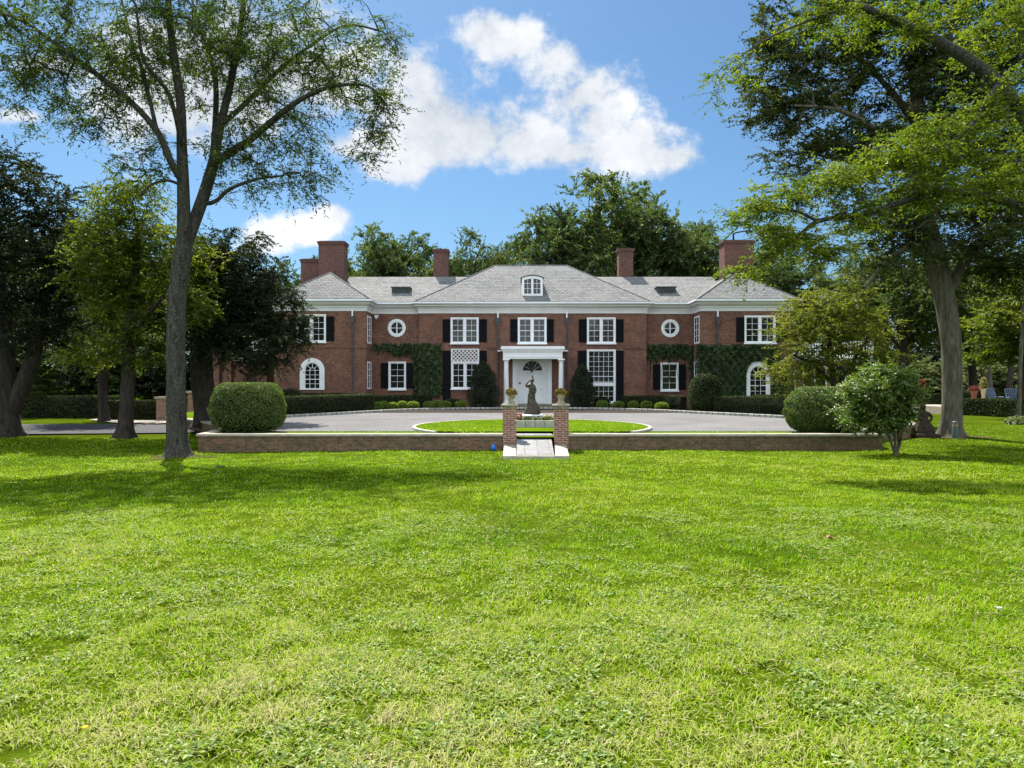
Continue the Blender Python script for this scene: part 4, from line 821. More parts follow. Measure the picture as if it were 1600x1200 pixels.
# ------------------------------------------------------------------ trees
def make_tree(name, label, cat, limbs, blobs, nclump, per, L, W, cr, bark, leaf, seed, group=None, rtip=0.012, flat=0.65, up=0.35, hang=0.0, shellb=0.5, root_flare=1.0, loc=None, droop=0.4, spray=7, twigs=False, trunk_noise=0.03):
    """limbs: [(points, radii)], first = trunk, given in world space. blobs: (centre, radii, weight).
    leaf clumps sampled through the crown are joined to the nearest wood, nearest first"""
    r = np.random.default_rng(seed)
    base = limbs[0][0][0] if loc is None else loc
    root = empty(name, tuple(base), label, cat, group)
    nodes, par, rmin = [], [], []
    mb = MB(); chains = []
    for li, (pts, rad) in enumerate(limbs):
        pts = spline([tuple(p) + (q,) for p, q in zip(pts, rad)], 5); idx = []
        for k, p in enumerate(pts):
            q = np.array(p[:3])
            if k == 0 and li > 0: 
                dd = np.linalg.norm(np.array(nodes) - q, axis=1); j = int(dd.argmin()); idx.append(j); continue
            nodes.append(q); par.append(idx[-1] if idx else -1); rmin.append(p[3]); idx.append(len(nodes)-1)
        chains.append((idx, li == 0, li))
    C = []
    wts = np.array([b[2]*b[1][0]*b[1][1]*b[1][2] for b in blobs], float)**0.75; wts /= wts.sum()
    for bi in r.choice(len(blobs), nclump, p=wts):
        b = blobs[bi]; d = unit(r.normal(size=3)); C.append(np.array(b[0]) + d*np.array(b[1])*(r.random()**shellb))
    C = np.array(C); A = np.array(nodes); dist = np.array([np.linalg.norm(A - c, axis=1).min() for c in C]); order = dist.argsort()
    nodesA = np.zeros((len(nodes)+nclump*14, 3)); nn = len(nodes); nodesA[:nn] = A; thick = list(rmin); start = max(2, int(len(chains[0][0])*0.35))
    allow = np.ones(len(nodesA), bool); allow[:start] = False; tips = []
    for ci in order:
        c = C[ci]; D = nodesA[:nn] - c; d2 = (D*D).sum(1) + np.where(D[:,2] > 0.3, 0.8, 0)*np.maximum(D[:,2],0)**2; d2[~allow[:nn]] = 1e9
        j = int(d2.argmin()); p0 = nodesA[j]; ln = np.linalg.norm(c - p0); k = int(min(12, max(2, round(ln/0.45)))); idx = [j]
        bow = np.array([0, 0, up*ln*0.25]); side = r.normal(size=3)*ln*0.10
        for t in np.linspace(0, 1, k+1)[1:]:
            q = p0 + (c-p0)*t + (bow+side)*math.sin(math.pi*t) + r.normal(size=3)*0.03*ln**0.5*(t < 1)
            nodesA[nn] = q; par.append(idx[-1]); thick.append(0); idx.append(nn); nn += 1
        tips.append(idx[-1]); chains.append((idx, False, -1))
    cnt = np.zeros(nn); 
    for t in tips: cnt[t] += 1
    for i in range(nn-1, -1, -1):
        if par[i] >= 0: cnt[par[i]] += cnt[i]
    rad = np.maximum(np.array(thick[:nn]), rtip*np.maximum(cnt, 1)**0.42)
    for (idx, trunk, li) in chains:
        pts = [Vector(nodesA[i]) for i in idx]; rr = [rad[i] for i in idx]
        if li != 0 and len(rr) > 1:
            rr[0] = min(rr[0], rr[1]*1.25)
            if li < 0: rr[-1] = rtip*0.45
        if trunk:
            ph = seed*1.3; n = 22; f0 = len(mb.v); mb.tube(pts, rr, n)
            for i in range(len(pts)):       # buttressed foot and uneven bole
                for j in range(n):
                    v = Vector(mb.v[f0+i*n+j]); d = v - pts[i]; a = 2*math.pi*j/n
                    h = (pts[i]-pts[0]).length; fl = 1 + root_flare*(0.55+0.45*math.sin(a*4+ph)+0.25*math.sin(a*7+ph*2))*math.exp(-h/0.28)*0.75
                    mb.v[f0+i*n+j] = tuple(pts[i] + d*(fl + trunk_noise*math.sin(a*3+h*2.1+ph) + trunk_noise*0.8*math.sin(a*5-h*4.3)))
        else: mb.tube(pts, rr, 9 if rr[min(1,len(rr)-1)] > 0.06 else (6 if rr[min(1,len(rr)-1)] > 0.025 else 4), cap=False)
    # leaves: sprays of twigs round every branch tip, leaves set alternately along each twig
    T = nodesA[tips]; m = len(tips); nt_ = spray; kl = max(2, per//nt_); q = m*nt_
    ctint = np.clip(0.5 + 0.27*r.normal(size=m), 0.0, 1.0); size = 0.65 + 0.7*r.random(m)
    outw = unit(T - np.array([nodesA[par[par[t]]] if par[t] > 0 else nodesA[t]-1 for t in tips]))
    d = r.normal(size=(m, nt_, 3))*0.9 + outw[:, None, :]*0.7; d[:, :, 2] = d[:, :, 2]*flat - droop*0.35; d = unit(d)
    back = r.random((m, nt_, 1))*0.9; st = T[:, None, :] - outw[:, None, :]*back*cr*1.2 + r.normal(size=(m, nt_, 3))*cr*0.35*np.array([1,1,flat])
    ln = (cr*2.1*(0.5+0.8*r.random((m, nt_)))*size[:, None])
    tt = (np.arange(kl)[None, None, :] + r.random((m, nt_, kl)))/kl
    c = st[:, :, None, :] + d[:, :, None, :]*(tt*ln[:, :, None])[..., None]; c[..., 2] -= (hang + 0.12*cr)*tt**2*1.0
    sd_ = np.cross(d, np.array([0, 0, 1.0])); sd_ = unit(sd_ + 1e-6)
    sg = np.where(np.arange(kl) % 2 == 0, 1.0, -1.0)[None, None, :, None]
    ax = d[:, :, None, :]*0.8 + sd_[:, :, None, :]*sg*0.75 + r.normal(size=(m, nt_, kl, 3))*0.35
    c = c + unit(ax)*L*0.45 + r.normal(size=c.shape)*L*0.12
    nrm = np.array([0, 0, 1.0]) + r.normal(size=(m, nt_, kl, 3))*0.55 
    N_ = m*nt_*kl; tn = np.clip(np.repeat(ctint, nt_*kl) + 0.16*r.normal(size=N_), 0, 1)
    parts = [leaf_arrays(c.reshape(-1, 3), nrm.reshape(-1, 3), L*(0.65+0.7*r.random(N_)), W*(0.65+0.7*r.random(N_)), tn, r, droop*0.8, ax.reshape(-1, 3))]
    if twigs:
        E = st + d*(ln*0.8)[..., None]; E[..., 2] -= (hang + 0.12*cr)*0.64
        for a, b in zip(st.reshape(-1, 3), E.reshape(-1, 3)): mb.tube([a, b], [rtip*0.5, rtip*0.25], 3, cap=False, smooth=False)
    mb.build('trunk', bark, root)
    me = leaf_mesh('crown', parts); link_mesh('crown', me, leaf, root)
    return root
def lim(d, *pts):
    """limb from (px, py, radius m[, depth offset])"""
    return ([P(p[0], p[1], d + (p[3] if len(p) > 3 else 0)) for p in pts], [p[2] for p in pts])
def blob(d, px, py, rx, ry, rd, w=1.0, do=0.0): return (tuple(P(px, py, d+do)), (rx/F*d, rd, ry/F*d), w)

# 1. big grey-barked oak, left of centre
D = 24.4
l1 = [lim(D,(278,718,0.361),(277,690,0.318),(275,600,0.288),(275,520,0.280),(279,440,0.275),(287,390,0.284)),
      lim(D,(287,390,0.241),(287,340,0.206,-0.2),(286,290,0.185,-0.4),(284,230,0.159,-0.5),(282,160,0.138,-0.7),(272,90,0.120,-0.9),(264,20,0.103,-1.1),(258,-70,0.069,-1.3),(250,-150,0.043,-1.5)),
      lim(D,(287,390,0.217),(304,345,0.199,0.2),(320,300,0.192,0.4),(333,255,0.173,0.5),(342,205,0.144,0.7),(358,140,0.119,0.9),(370,80,0.101,1.1),(380,10,0.087,1.3),(388,-70,0.065,1.5),(392,-150,0.036,1.6)),
      lim(D,(286,285,0.123,-0.4),(268,255,0.112,-0.8),(245,205,0.097,-1.2),(200,155,0.087,-1.6),(150,115,0.072,-2.0),(95,75,0.055,-2.4),(40,35,0.036,-2.8),(0,20,0.022,-3)),
      lim(D,(333,255,0.137,0.5),(365,235,0.126,0.3),(395,215,0.112,0.0),(430,185,0.097,-0.3),(470,155,0.080,-0.6),(520,135,0.058,-0.8),(575,135,0.036,-1.0),(605,165,0.022,-1.0)),
      lim(D,(345,195,0.101,0.7),(380,165,0.087,1.2),(430,115,0.072,1.7),(480,75,0.058,2.2),(540,40,0.044,2.6),(600,50,0.022,3)),
      lim(D,(327,318,0.072,0.4),(340,312,0.065,0.1),(360,295,0.058,-0.2),(400,280,0.044,-0.6),(440,275,0.029,-1.0)),
      lim(D,(284,290,0.050,-0.4),(262,282,0.044,-0.6),(238,288,0.036,-0.8),(218,305,0.022,-1.0)),
      lim(D,(330,270,0.123,0.4),(336,200,0.101,1.2),(336,120,0.087,2.0),(318,60,0.065,2.6),(300,0,0.044,3.2)),
      lim(D,(245,205,0.065,-1.2),(225,120,0.058,-0.6),(205,60,0.044,0.2),(190,0,0.036,0.8)),
      lim(D,(285,235,0.072,-0.5),(265,150,0.061,-1.8),(225,95,0.050,-2.8),(215,30,0.036,-3.4))]
b1 = [blob(D,110,75,110,70,2.2,1,-2),blob(D,60,140,70,55,1.5,1,-2),blob(D,20,40,50,50,1.5,1,-2.6),blob(D,600,70,40,50,1.5,.9,2),blob(D,200,110,80,90,2.5),blob(D,190,200,80,45,1.8,.9,-1),blob(D,320,60,120,100,4.5,1.2),blob(D,440,80,110,85,3.0,1,1),
      blob(D,530,105,85,75,2.4,1),blob(D,592,165,42,55,1.5,1,-.6),blob(D,575,245,38,40,1.2,.7,-.8),blob(D,440,190,85,50,2.4,1.0),blob(D,470,265,65,45,1.6,1.0,-.8),blob(D,375,245,60,60,1.8,1.1,.2),blob(D,415,300,40,35,1.2,.6,-.8),blob(D,230,270,50,35,1.2,.7,-.8),
      blob(D,300,-90,190,70,3.5,.25),blob(D,500,-50,110,50,2.5,.3),blob(D,90,-30,110,40,2.5,.4,-2)]
make_tree('oak_tree', 'tall grey-barked oak with a forked trunk and airy crown, nearest tree on the left lawn', 'tree', l1, b1, 1050, 42, 0.165, 0.044, 0.27, M['bark_lichen'], M['lf_willow'], 101, rtip=0.009, droop=0.9, hang=0.16, root_flare=1.2, twigs=True, spray=6)

# 2. big dark beech on the right
D = 31.5
l2 = [lim(D,(1486,684,0.48),(1486,665,0.40),(1488,600,0.375),(1486,540,0.38),(1477,470,0.40),(1464,420,0.42),(1452,375,0.44),(1444,330,0.40),(1440,270,0.36)),
      lim(D,(1440,270,0.34),(1436,200,0.28,0.3),(1430,120,0.24,0.6),(1425,40,0.18,0.8),(1420,-60,0.12,1),(1415,-160,0.06,1)),
      lim(D,(1482,455,0.26),(1502,420,0.23),(1525,385,0.20,-.3),(1560,360,0.17,-.6),(1610,345,0.13,-.9),(1670,320,0.08,-1.2)),
      lim(D,(1445,320,0.22),(1475,260,0.2,.6),(1510,190,0.17,1.2),(1560,110,0.13,1.8),(1610,40,0.08,2.2)),
      lim(D,(1440,270,0.20),(1400,230,0.14,-.6),(1350,190,0.10,-1.2),(1300,170,0.07,-1.8),(1240,165,0.04,-2.2)),
      lim(D,(1436,200,0.18),(1390,140,0.12,.8),(1330,80,0.08,1.4),(1260,50,0.05,1.9)),
      lim(D,(1450,370,0.14),(1410,390,0.12,-1),(1375,420,0.09,-1.6),(1350,450,0.06,-2)),
      lim(D,(1432,150,0.16),(1470,80,0.13,-1),(1510,0,0.1,-1.8),(1540,-80,0.06,-2.2)),
      lim(D,(1440,260,0.15),(1400,260,0.13,1.5),(1340,255,0.10,2.5),(1270,240,0.06,3.2))]
b2 = [blob(D,1215,80,65,85,2.4,1.6),blob(D,1205,170,50,55,1.9,1.6),blob(D,1290,150,95,90,3),blob(D,1250,240,55,45,2,.9),blob(D,1330,60,100,80,3.5),blob(D,1340,240,90,60,3),blob(D,1430,100,120,120,4),blob(D,1530,90,120,120,4),
      blob(D,1540,230,120,90,3.5),blob(D,1450,320,100,50,3,.9),blob(D,1580,350,110,60,3),blob(D,1660,200,110,140,4,.6),blob(D,1480,-80,200,90,5,.5),blob(D,1300,-60,110,60,3,.6),blob(D,1380,420,55,40,2,.9,-1.5),blob(D,1420,390,60,35,2,.8,-1),blob(D,1560,420,80,45,2.5,1),blob(D,1530,370,90,40,3,1,-1),blob(D,1400,340,80,45,2.5,1,-.8),blob(D,1620,420,60,50,3,1)]
make_tree('beech_tree', 'huge dark beech with a smooth grey trunk beside the green bollard light on the right', 'tree', l2, b2, 1400, 105, 0.14, 0.08, 0.42, M['bark_smooth'], M['lf_copper'], 102, rtip=0.011, flat=0.3, droop=0.4, root_flare=0.8, twigs=True)

# 3. overhanging lime-green tree, its trunk out of frame on the right
D = 20.5
l3 = [lim(D,(1850,735,0.336),(1848,650,0.288),(1840,520,0.264),(1815,430,0.248),(1770,360,0.232),(1700,290,0.216)),
      lim(D,(1700,290,0.208),(1640,225,0.192,-.2),(1595,175,0.180,-.3),(1560,130,0.168,-.4),(1515,95,0.152,-.5),(1460,62,0.132,-.6),(1405,35,0.112,-.7),(1340,8,0.088,-.9),(1270,-15,0.064,-1.1),(1190,-25,0.040,-1.4)),
      lim(D,(1770,360,0.160),(1680,345,0.136,-.5),(1590,320,0.112,-.9),(1500,300,0.096,-1.2),(1420,312,0.080,-1.4),(1350,335,0.068,-1.5),(1280,345,0.056,-1.6),(1240,375,0.040,-1.6),(1190,405,0.024,-1.6)),
      lim(D,(1275,345,0.040,-1.6),(1245,330,0.032,-1.7),(1205,325,0.020,-1.8)),
      lim(D,(1560,130,0.080,-.4),(1530,180,0.064,-1),(1490,220,0.048,-1.5),(1430,245,0.032,-1.8)),
      lim(D,(1700,290,0.112),(1650,150,0.096,.6),(1600,60,0.080,1),(1560,-20,0.048,1.3)),
      lim(D,(1340,8,0.048,-.9),(1270,30,0.036,-1.3),(1200,60,0.024,-1.6),(1140,100,0.014,-1.8))]
b3 = [blob(D,1400,250,90,35,1.4,1.0,-1.4),blob(D,1320,285,55,35,1.1,1.0,-1.5),blob(D,1480,225,80,45,1.4,1,-1),blob(D,1450,300,80,28,1.2,.9,-1.3),blob(D,1560,285,75,45,1.4,1.1,-1),blob(D,1240,305,55,32,.9,1.7,-1.7),blob(D,1180,330,48,35,.8,1.6,-1.7),
      blob(D,1225,375,55,30,.8,1.7,-1.6),blob(D,1275,395,40,35,.8,1.2,-1.5),blob(D,1340,345,50,30,.9,1.2,-1.5),blob(D,1160,425,42,18,.6,1.6,-1.6),blob(D,1545,160,60,50,1.2,.7,-.8),blob(D,1570,50,70,60,1.5,.7),blob(D,1430,40,120,35,1.3,.6,-.7),blob(D,1290,25,80,30,1,.45,-1.1),blob(D,1150,110,32,45,.7,.22,-1.8),blob(D,1130,180,18,30,.5,.12,-1.8),blob(D,1680,200,90,120,2,.7),blob(D,1750,50,120,100,2.5,.6)]
make_tree('lime_tree', 'yellow-green tree overhanging from the right edge, thin boughs crossing the dark beech', 'tree', l3, b3, 800, 78, 0.105, 0.046, 0.27, M['bark_lichen'], M['lf_lime'], 103, rtip=0.006, flat=0.35, up=0.2, droop=0.4, twigs=True)

# 4. trees on the left
D = 33.0
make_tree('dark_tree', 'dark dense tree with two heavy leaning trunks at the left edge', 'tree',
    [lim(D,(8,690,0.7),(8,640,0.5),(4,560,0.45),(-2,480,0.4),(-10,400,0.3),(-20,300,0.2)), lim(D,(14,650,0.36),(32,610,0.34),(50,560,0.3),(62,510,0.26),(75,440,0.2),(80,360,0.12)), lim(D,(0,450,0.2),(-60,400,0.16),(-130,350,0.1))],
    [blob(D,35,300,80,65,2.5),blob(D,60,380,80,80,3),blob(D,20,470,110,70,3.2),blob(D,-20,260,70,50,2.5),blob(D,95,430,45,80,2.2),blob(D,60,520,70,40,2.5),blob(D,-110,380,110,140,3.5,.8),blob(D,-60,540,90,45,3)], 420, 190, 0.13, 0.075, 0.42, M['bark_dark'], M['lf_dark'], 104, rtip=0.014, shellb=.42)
D = 32.0
make_tree('linden_tree', 'tree with sunlit yellow-green leaves, slim trunk at the drive edge left of the oak', 'tree',
    [lim(D,(194,686,0.36),(196,660,0.29),(200,600,0.27),(201,550,0.25),(205,500,0.2),(212,430,0.14),(218,350,0.08)), lim(D,(201,545,0.12),(225,500,0.1,-.5),(265,450,0.07,-1),(300,400,0.04,-1.3)), lim(D,(202,520,0.11),(170,480,0.09,.6),(140,430,0.06,1))],
    [blob(D,195,310,55,45,2),blob(D,215,380,85,60,2.6,1.1),blob(D,170,420,70,60,2.4),blob(D,290,420,52,60,2,1),blob(D,225,470,100,45,2.6),blob(D,310,470,35,40,1.4,.8,-1),blob(D,200,530,75,28,2,.8),blob(D,150,350,40,40,1.6,.7),blob(D,235,560,65,22,2,.8),blob(D,140,555,45,20,2,.7)], 390, 125, 0.13, 0.07, 0.38, M['bark_dark'], M['lf_linden'], 105, rtip=0.012, shellb=.45)
D = 35.6
make_tree('hornbeam_tree', 'broad dark tree left of the house, black trunk behind the flat-topped box bush', 'tree',
    [lim(D,(326,662,0.62),(322,640,0.52),(317,600,0.5),(314,550,0.47),(320,500,0.38),(335,440,0.28),(350,380,0.16)), lim(D,(316,545,0.24),(360,500,0.2,-.6),(400,460,0.14,-1),(435,430,0.08,-1.2)), lim(D,(318,520,0.2),(370,550,0.14,-1.2),(420,560,0.09,-1.6),(455,565,0.05,-1.6))],
    [blob(D,375,420,60,65,2.6),blob(D,410,470,58,60,2.4,1,-.8),blob(D,435,530,40,40,1.8,1.1,-1.2),blob(D,455,505,24,34,1.3,1.1,-1.4),blob(D,350,480,60,60,3),blob(D,395,560,55,25,2,.9,-1),blob(D,330,410,45,50,2.2,.8),blob(D,335,535,40,25,2,.8,-1)], 420, 200, 0.12, 0.055, 0.36, M['bark_dark'], M['lf_dark'], 106, rtip=0.014, shellb=.42, hang=0.2)
D = 44.0
make_tree('young_tree', 'slim dark-trunked tree beyond the drive, between the leaning trunks and the lit linden trunk', 'tree',
    [lim(D,(163,664,0.34),(162,640,0.27),(160,590,0.25),(158,540,0.2),(155,470,0.12),(150,400,0.06))],
    [blob(D,150,470,75,80,3),blob(D,190,540,60,30,2.5),blob(D,120,540,50,28,2.5),blob(D,160,400,55,50,2.5)], 220, 150, 0.15, 0.08, 0.42, M['bark_dark'], M['lf_mid'], 107, rtip=0.012)
# 5. right side small trees
D = 40.5
make_tree('maple_tree', 'rounded yellow-green maple against the right wing of the house', 'tree',
    [lim(D,(1305,662,0.24),(1305,640,0.17),(1303,600,0.16),(1298,560,0.14),(1292,500,0.09)), lim(D,(1303,610,0.1),(1330,570,0.08),(1355,530,0.05)), lim(D,(1302,600,0.1),(1270,570,0.08,-.8),(1240,555,0.05,-1.4))],
    [blob(D,1290,480,62,45,2.3,1.1),blob(D,1255,525,55,48,2.2,1.1,-.6),blob(D,1330,520,70,55,2.6),blob(D,1230,585,40,28,1.6,1,-1),blob(D,1295,575,75,35,2.4),blob(D,1370,570,35,45,1.8),blob(D,1330,455,40,28,1.5,.8)], 400, 110, 0.13, 0.065, 0.36, M['bark_dark'], M['lf_maple'], 108, rtip=0.01, flat=.35, twigs=True)
D = 24.2
make_tree('shrub_tree', 'leafy glossy-green multi-stemmed shrub on the lawn at the right end of the brick wall', 'shrub',
    [lim(D,(1399,716,0.05),(1399,700,0.045),(1397,672,0.04),(1388,640,0.03),(1376,600,0.02)), lim(D,(1399,712,0.045),(1392,690,0.04,-.1),(1382,665,0.032,-.2),(1350,630,0.02,-.3)), lim(D,(1400,713,0.045),(1408,685,0.04,.1),(1410,655,0.03,.1),(1416,620,0.018,.2)), lim(D,(1399,712,0.04),(1404,690,0.034,.2),(1400,650,0.028,.3),(1395,590,0.016,.4))],
    [blob(D,1370,610,52,36,1.0),blob(D,1408,618,32,42,.9),blob(D,1345,645,42,36,.9,.9),blob(D,1390,655,38,28,1.0,.9),blob(D,1325,615,22,16,.4,.5,-.3),blob(D,1385,580,38,16,.7,.8)], 380, 70, 0.09, 0.052, 0.16, M['bark_smooth'], M['lf_shrub'], 109, rtip=0.005, flat=.8, root_flare=0.2)
D = 47.0
make_tree('sycamore_tree', 'small broad-leaved tree with golden-lit leaves at the right edge behind the near hedge', 'tree',
    [lim(D,(1612,662,0.3),(1603,640,0.24),(1600,580,0.22),(1598,520,0.18),(1595,470,0.1)), lim(D,(1600,560,0.1),(1570,520,0.08),(1540,500,0.05))],
    [blob(D,1550,520,50,40,2.5),blob(D,1590,480,60,50,2.5),blob(D,1530,555,35,20,1.5,.7),blob(D,1640,520,60,60,2.5,.8),blob(D,1585,550,45,22,2)], 180, 80, 0.2, 0.13, 0.42, M['bark_dark'], M['lf_linden'], 110, rtip=0.012)

# generic wood trees, copied with their parts
def generic(kind, seed):
    r = random.Random(seed); V = Vector; H = 16.0
    if kind == 'oak':
        tr = [([V((0,0,-.3)),V((0,0,2)),V((.2,0,5)),V((.1,.2,9)),V((0,0,12))],[.55,.42,.36,.25,.12])]
        for k in range(6):
            a = k*1.05+r.random(); z = 4+k*1.1; q = 4.2+r.random(); tr.append(([V((.15,.05,z)),V((q*.5*math.cos(a),q*.5*math.sin(a),z+1.6)),V((q*math.cos(a),q*math.sin(a),z+3.2))],[.2,.14,.06]))
        bl = [((0,0,12.6),(3.2,3.2,2.8),1),((0,0,9),(4.6,4.6,2.8),.6)]
        for k in range(11): a = k*2.399+r.random(); q = 3.0+1.9*r.random(); bl.append(((q*math.cos(a),q*math.sin(a),6.0+7.2*r.random()),(1.9+.9*r.random(),)*2+(1.3+.8*r.random(),),1.2))
        return tr, bl, 300, 150, 0.26, 0.15, 0.56
    if kind == 'airy':
        tr = [([V((0,0,-.3)),V((.1,0,3)),V((-.2,.1,7)),V((.1,0,11)),V((.2,0,14))],[.4,.3,.22,.14,.06])]
        for k in range(7):
            a = k*2.1+r.random(); z = 4+k*1.2; q = 3.4; tr.append(([V((-.05,.05,z)),V((q*.5*math.cos(a),q*.5*math.sin(a),z+1.9)),V((q*math.cos(a),q*math.sin(a),z+3.4))],[.14,.09,.04]))
        bl = []
        for k in range(15): a = k*2.399+r.random(); q = 1.2+2.6*r.random(); bl.append(((q*math.cos(a),q*math.sin(a),5.5+9.5*r.random()),(1.5,1.5,1.1),1))
        return tr, bl, 300, 110, 0.22, 0.11, 0.48
    if kind == 'under':
        tr = [([V((0,0,-.3)),V((0,0,1)),V((.1,0,2.5)),V((0,.1,4.5))],[.25,.18,.12,.05])]
        bl = [((0,0,3.6),(2.6,2.6,2.2),1),((1.6,.4,2.2),(1.8,1.8,1.6),1),((-1.5,-.5,2.0),(1.9,1.9,1.6),1),((.2,-1.4,2.3),(1.7,1.7,1.6),1)]
        return tr, bl, 200, 150, 0.20, 0.11, 0.40
    tr = [([V((0,0,-.3)),V((0,0,3)),V((0,0,8)),V((0,0,13)),V((0,0,15.5))],[.32,.28,.2,.1,.03])]
    bl = [((0,0,1.2+1.15*k),(3.3*(1-k/13.5),3.3*(1-k/13.5),.45),1.0) for k in range(13)]
    return tr, bl, 420, 120, 0.22, 0.06, 0.34
protos = {}
def place_tree(kind, mat, nm, px, pybase, ptop, wpx, d, label, seed, group, bark='bark_dark'):
    key = (kind, mat, seed % (3 if kind == 'oak' else 2))
    zb = float(gz(wx(px,d), d)); zt = wz(ptop, d); Hn = {'oak':16.0,'airy':16.3,'under':6.2,'spruce':16.0}[kind]; Wn = {'oak':12.2,'airy':8.8,'under':7.2,'spruce':7.6}[kind]
    s = (zt - zb)/Hn; sw = wpx/F*d/Wn
    if key not in protos:
        tr, bl, nc, per, L, W, cr = generic(kind, 900+key[2]*17)
        o = make_tree(nm, label, 'tree', tr, bl, nc, per, L, W, cr, M[bark], M[mat], 300+key[2]+len(protos), group, rtip=0.016, loc=(0,0,0), flat=.6, root_flare=.6, shellb=.42)
        protos[key] = o; kids = None
    else:
        src = protos[key]; o = src.copy(); col.objects.link(o)
        for ch in list(src.children):
            c = ch.copy(); col.objects.link(c); c.parent = o
    o.name = nm; tag(o, label, 'tree' if kind != 'under' else 'bush', group)
    o.location = (wx(px,d), d, zb); o.scale = (sw, sw, s); o.rotation_euler = (0, 0, seed*1.7)
    return o
BG = 'trees of the wood behind the house'
for a in [('oak','lf_far','oak_tree',585,0,338,150,80,'round-topped oak behind the left chimney stack',1),
          ('oak','lf_far','oak_tree',655,0,345,165,84,'oak behind the roof just left of the slim left chimney',2),
          ('oak','lf_far','oak_tree',735,0,350,125,78,'compact oak right of the slim left chimney',3),
          ('airy','lf_far','airy_tree',790,0,335,110,82,'thin-leaved tree showing sky through it, left of the tall oak mass',4),
          ('oak','lf_far','oak_tree',860,0,298,125,76,'tall oak on the left flank of the highest tree mass over the roof',5),
          ('oak','lf_far','oak_tree',935,0,258,240,78,'highest and broadest oak above the central roof',6),
          ('oak','lf_far','oak_tree',1012,0,285,170,80,'tall oak behind the slim right chimney',7),
          ('airy','lf_far','airy_tree',1085,0,300,170,80,'thin-leaved tree with bare boughs left of the right big chimney',8),
          ('airy','lf_far','airy_tree',1150,0,322,180,84,'thin-leaved tree behind the right big chimney',9),
          ('oak','lf_far','oak_tree',1222,0,356,150,80,'oak low behind the hip of the right wing',10),
          ('oak','lf_far','oak_tree',500,0,385,90,74,'oak half hidden behind the dark terrace tree and left chimneys',11),
          ('oak','lf_far','oak_tree',440,0,400,110,82,'oak far behind the dark terrace tree, left of the chimneys',12),
          ('oak','lf_far','oak_tree',1345,0,362,140,72,'blue-green tree rising behind the yellow-green maple',1),
          ('oak','lf_mid','oak_tree',1415,0,370,180,66,'leafy tree between the maple and the beech trunk',1),
          ('oak','lf_mid','oak_tree',1520,0,370,190,72,'leafy tree straight behind the beech trunk, over the flower pots',2),
          ('oak','lf_mid','oak_tree',1625,0,380,170,70,'leafy tree at the right edge behind the golden-lit one',3),
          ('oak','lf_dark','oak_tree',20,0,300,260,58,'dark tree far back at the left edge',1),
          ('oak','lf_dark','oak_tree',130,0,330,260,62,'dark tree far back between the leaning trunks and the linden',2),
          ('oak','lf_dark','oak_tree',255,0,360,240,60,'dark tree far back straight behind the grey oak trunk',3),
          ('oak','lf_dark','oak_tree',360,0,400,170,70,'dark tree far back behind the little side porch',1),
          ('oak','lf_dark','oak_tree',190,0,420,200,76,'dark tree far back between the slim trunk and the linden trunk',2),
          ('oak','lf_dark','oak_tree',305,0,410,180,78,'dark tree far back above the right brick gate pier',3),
          ('oak','lf_dark','oak_tree',-120,0,300,240,56,'dark tree beyond the left edge of the view',2)]:
    place_tree(*a, BG)
UG = 'undergrowth bushes along the wood edge'
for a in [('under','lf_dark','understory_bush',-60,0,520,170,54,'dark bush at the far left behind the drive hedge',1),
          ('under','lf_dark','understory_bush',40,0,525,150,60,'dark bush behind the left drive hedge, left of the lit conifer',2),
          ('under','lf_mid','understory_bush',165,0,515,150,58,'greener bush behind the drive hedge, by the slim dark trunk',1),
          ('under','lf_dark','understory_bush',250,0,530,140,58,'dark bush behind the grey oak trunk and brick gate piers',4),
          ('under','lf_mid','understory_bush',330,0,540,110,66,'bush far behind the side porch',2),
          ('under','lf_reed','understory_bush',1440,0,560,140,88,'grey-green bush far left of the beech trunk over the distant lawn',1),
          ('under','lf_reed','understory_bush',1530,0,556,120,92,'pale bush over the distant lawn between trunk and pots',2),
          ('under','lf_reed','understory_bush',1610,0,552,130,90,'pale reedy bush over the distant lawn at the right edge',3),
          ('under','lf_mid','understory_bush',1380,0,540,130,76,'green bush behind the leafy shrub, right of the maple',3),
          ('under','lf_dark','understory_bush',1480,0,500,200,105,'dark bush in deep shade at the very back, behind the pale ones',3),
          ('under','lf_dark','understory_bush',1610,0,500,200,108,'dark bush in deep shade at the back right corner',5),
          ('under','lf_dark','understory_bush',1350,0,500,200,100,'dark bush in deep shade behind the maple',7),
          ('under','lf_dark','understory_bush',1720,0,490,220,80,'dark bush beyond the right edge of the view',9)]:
    place_tree(*a, UG)
place_tree('spruce','lf_mid','spruce_tree',62,0,520,95,50,'low feathery conifer lit yellow-green behind the left drive hedge',2,BG)
place_tree('spruce','lf_dark','spruce_tree',120,0,500,90,56,'dark feathery conifer right of the lit one, behind the drive hedge',1,BG)

def unseen_wood():  # unseen tree belt added behind the viewer: darkens window reflections, blocks low sky
    r = np.random.default_rng(4); n = 26000; a = R(180) + (r.random(n)*R(200)) ; rad = 62 + 14*r.random(n)
    x = rad*1.25*np.cos(a); y = -5 + rad*np.sin(a)*0.9; h = 9 + 4*np.sin(a*9) + 3*np.sin(a*23+1) + 2*np.sin(a*51); z = h*r.random(n)**0.7
    c = np.column_stack([x, y, z]); me = leaf_mesh('wood', [leaf_arrays(c, r.normal(size=(n,3)), 1.5, 0.9, r.random(n), r)])
    tag(link_mesh('wood', me, M['lf_mid']), 'unseen belt of trees added behind the viewer to darken the window reflections', 'wood', kind='stuff')
unseen_wood()
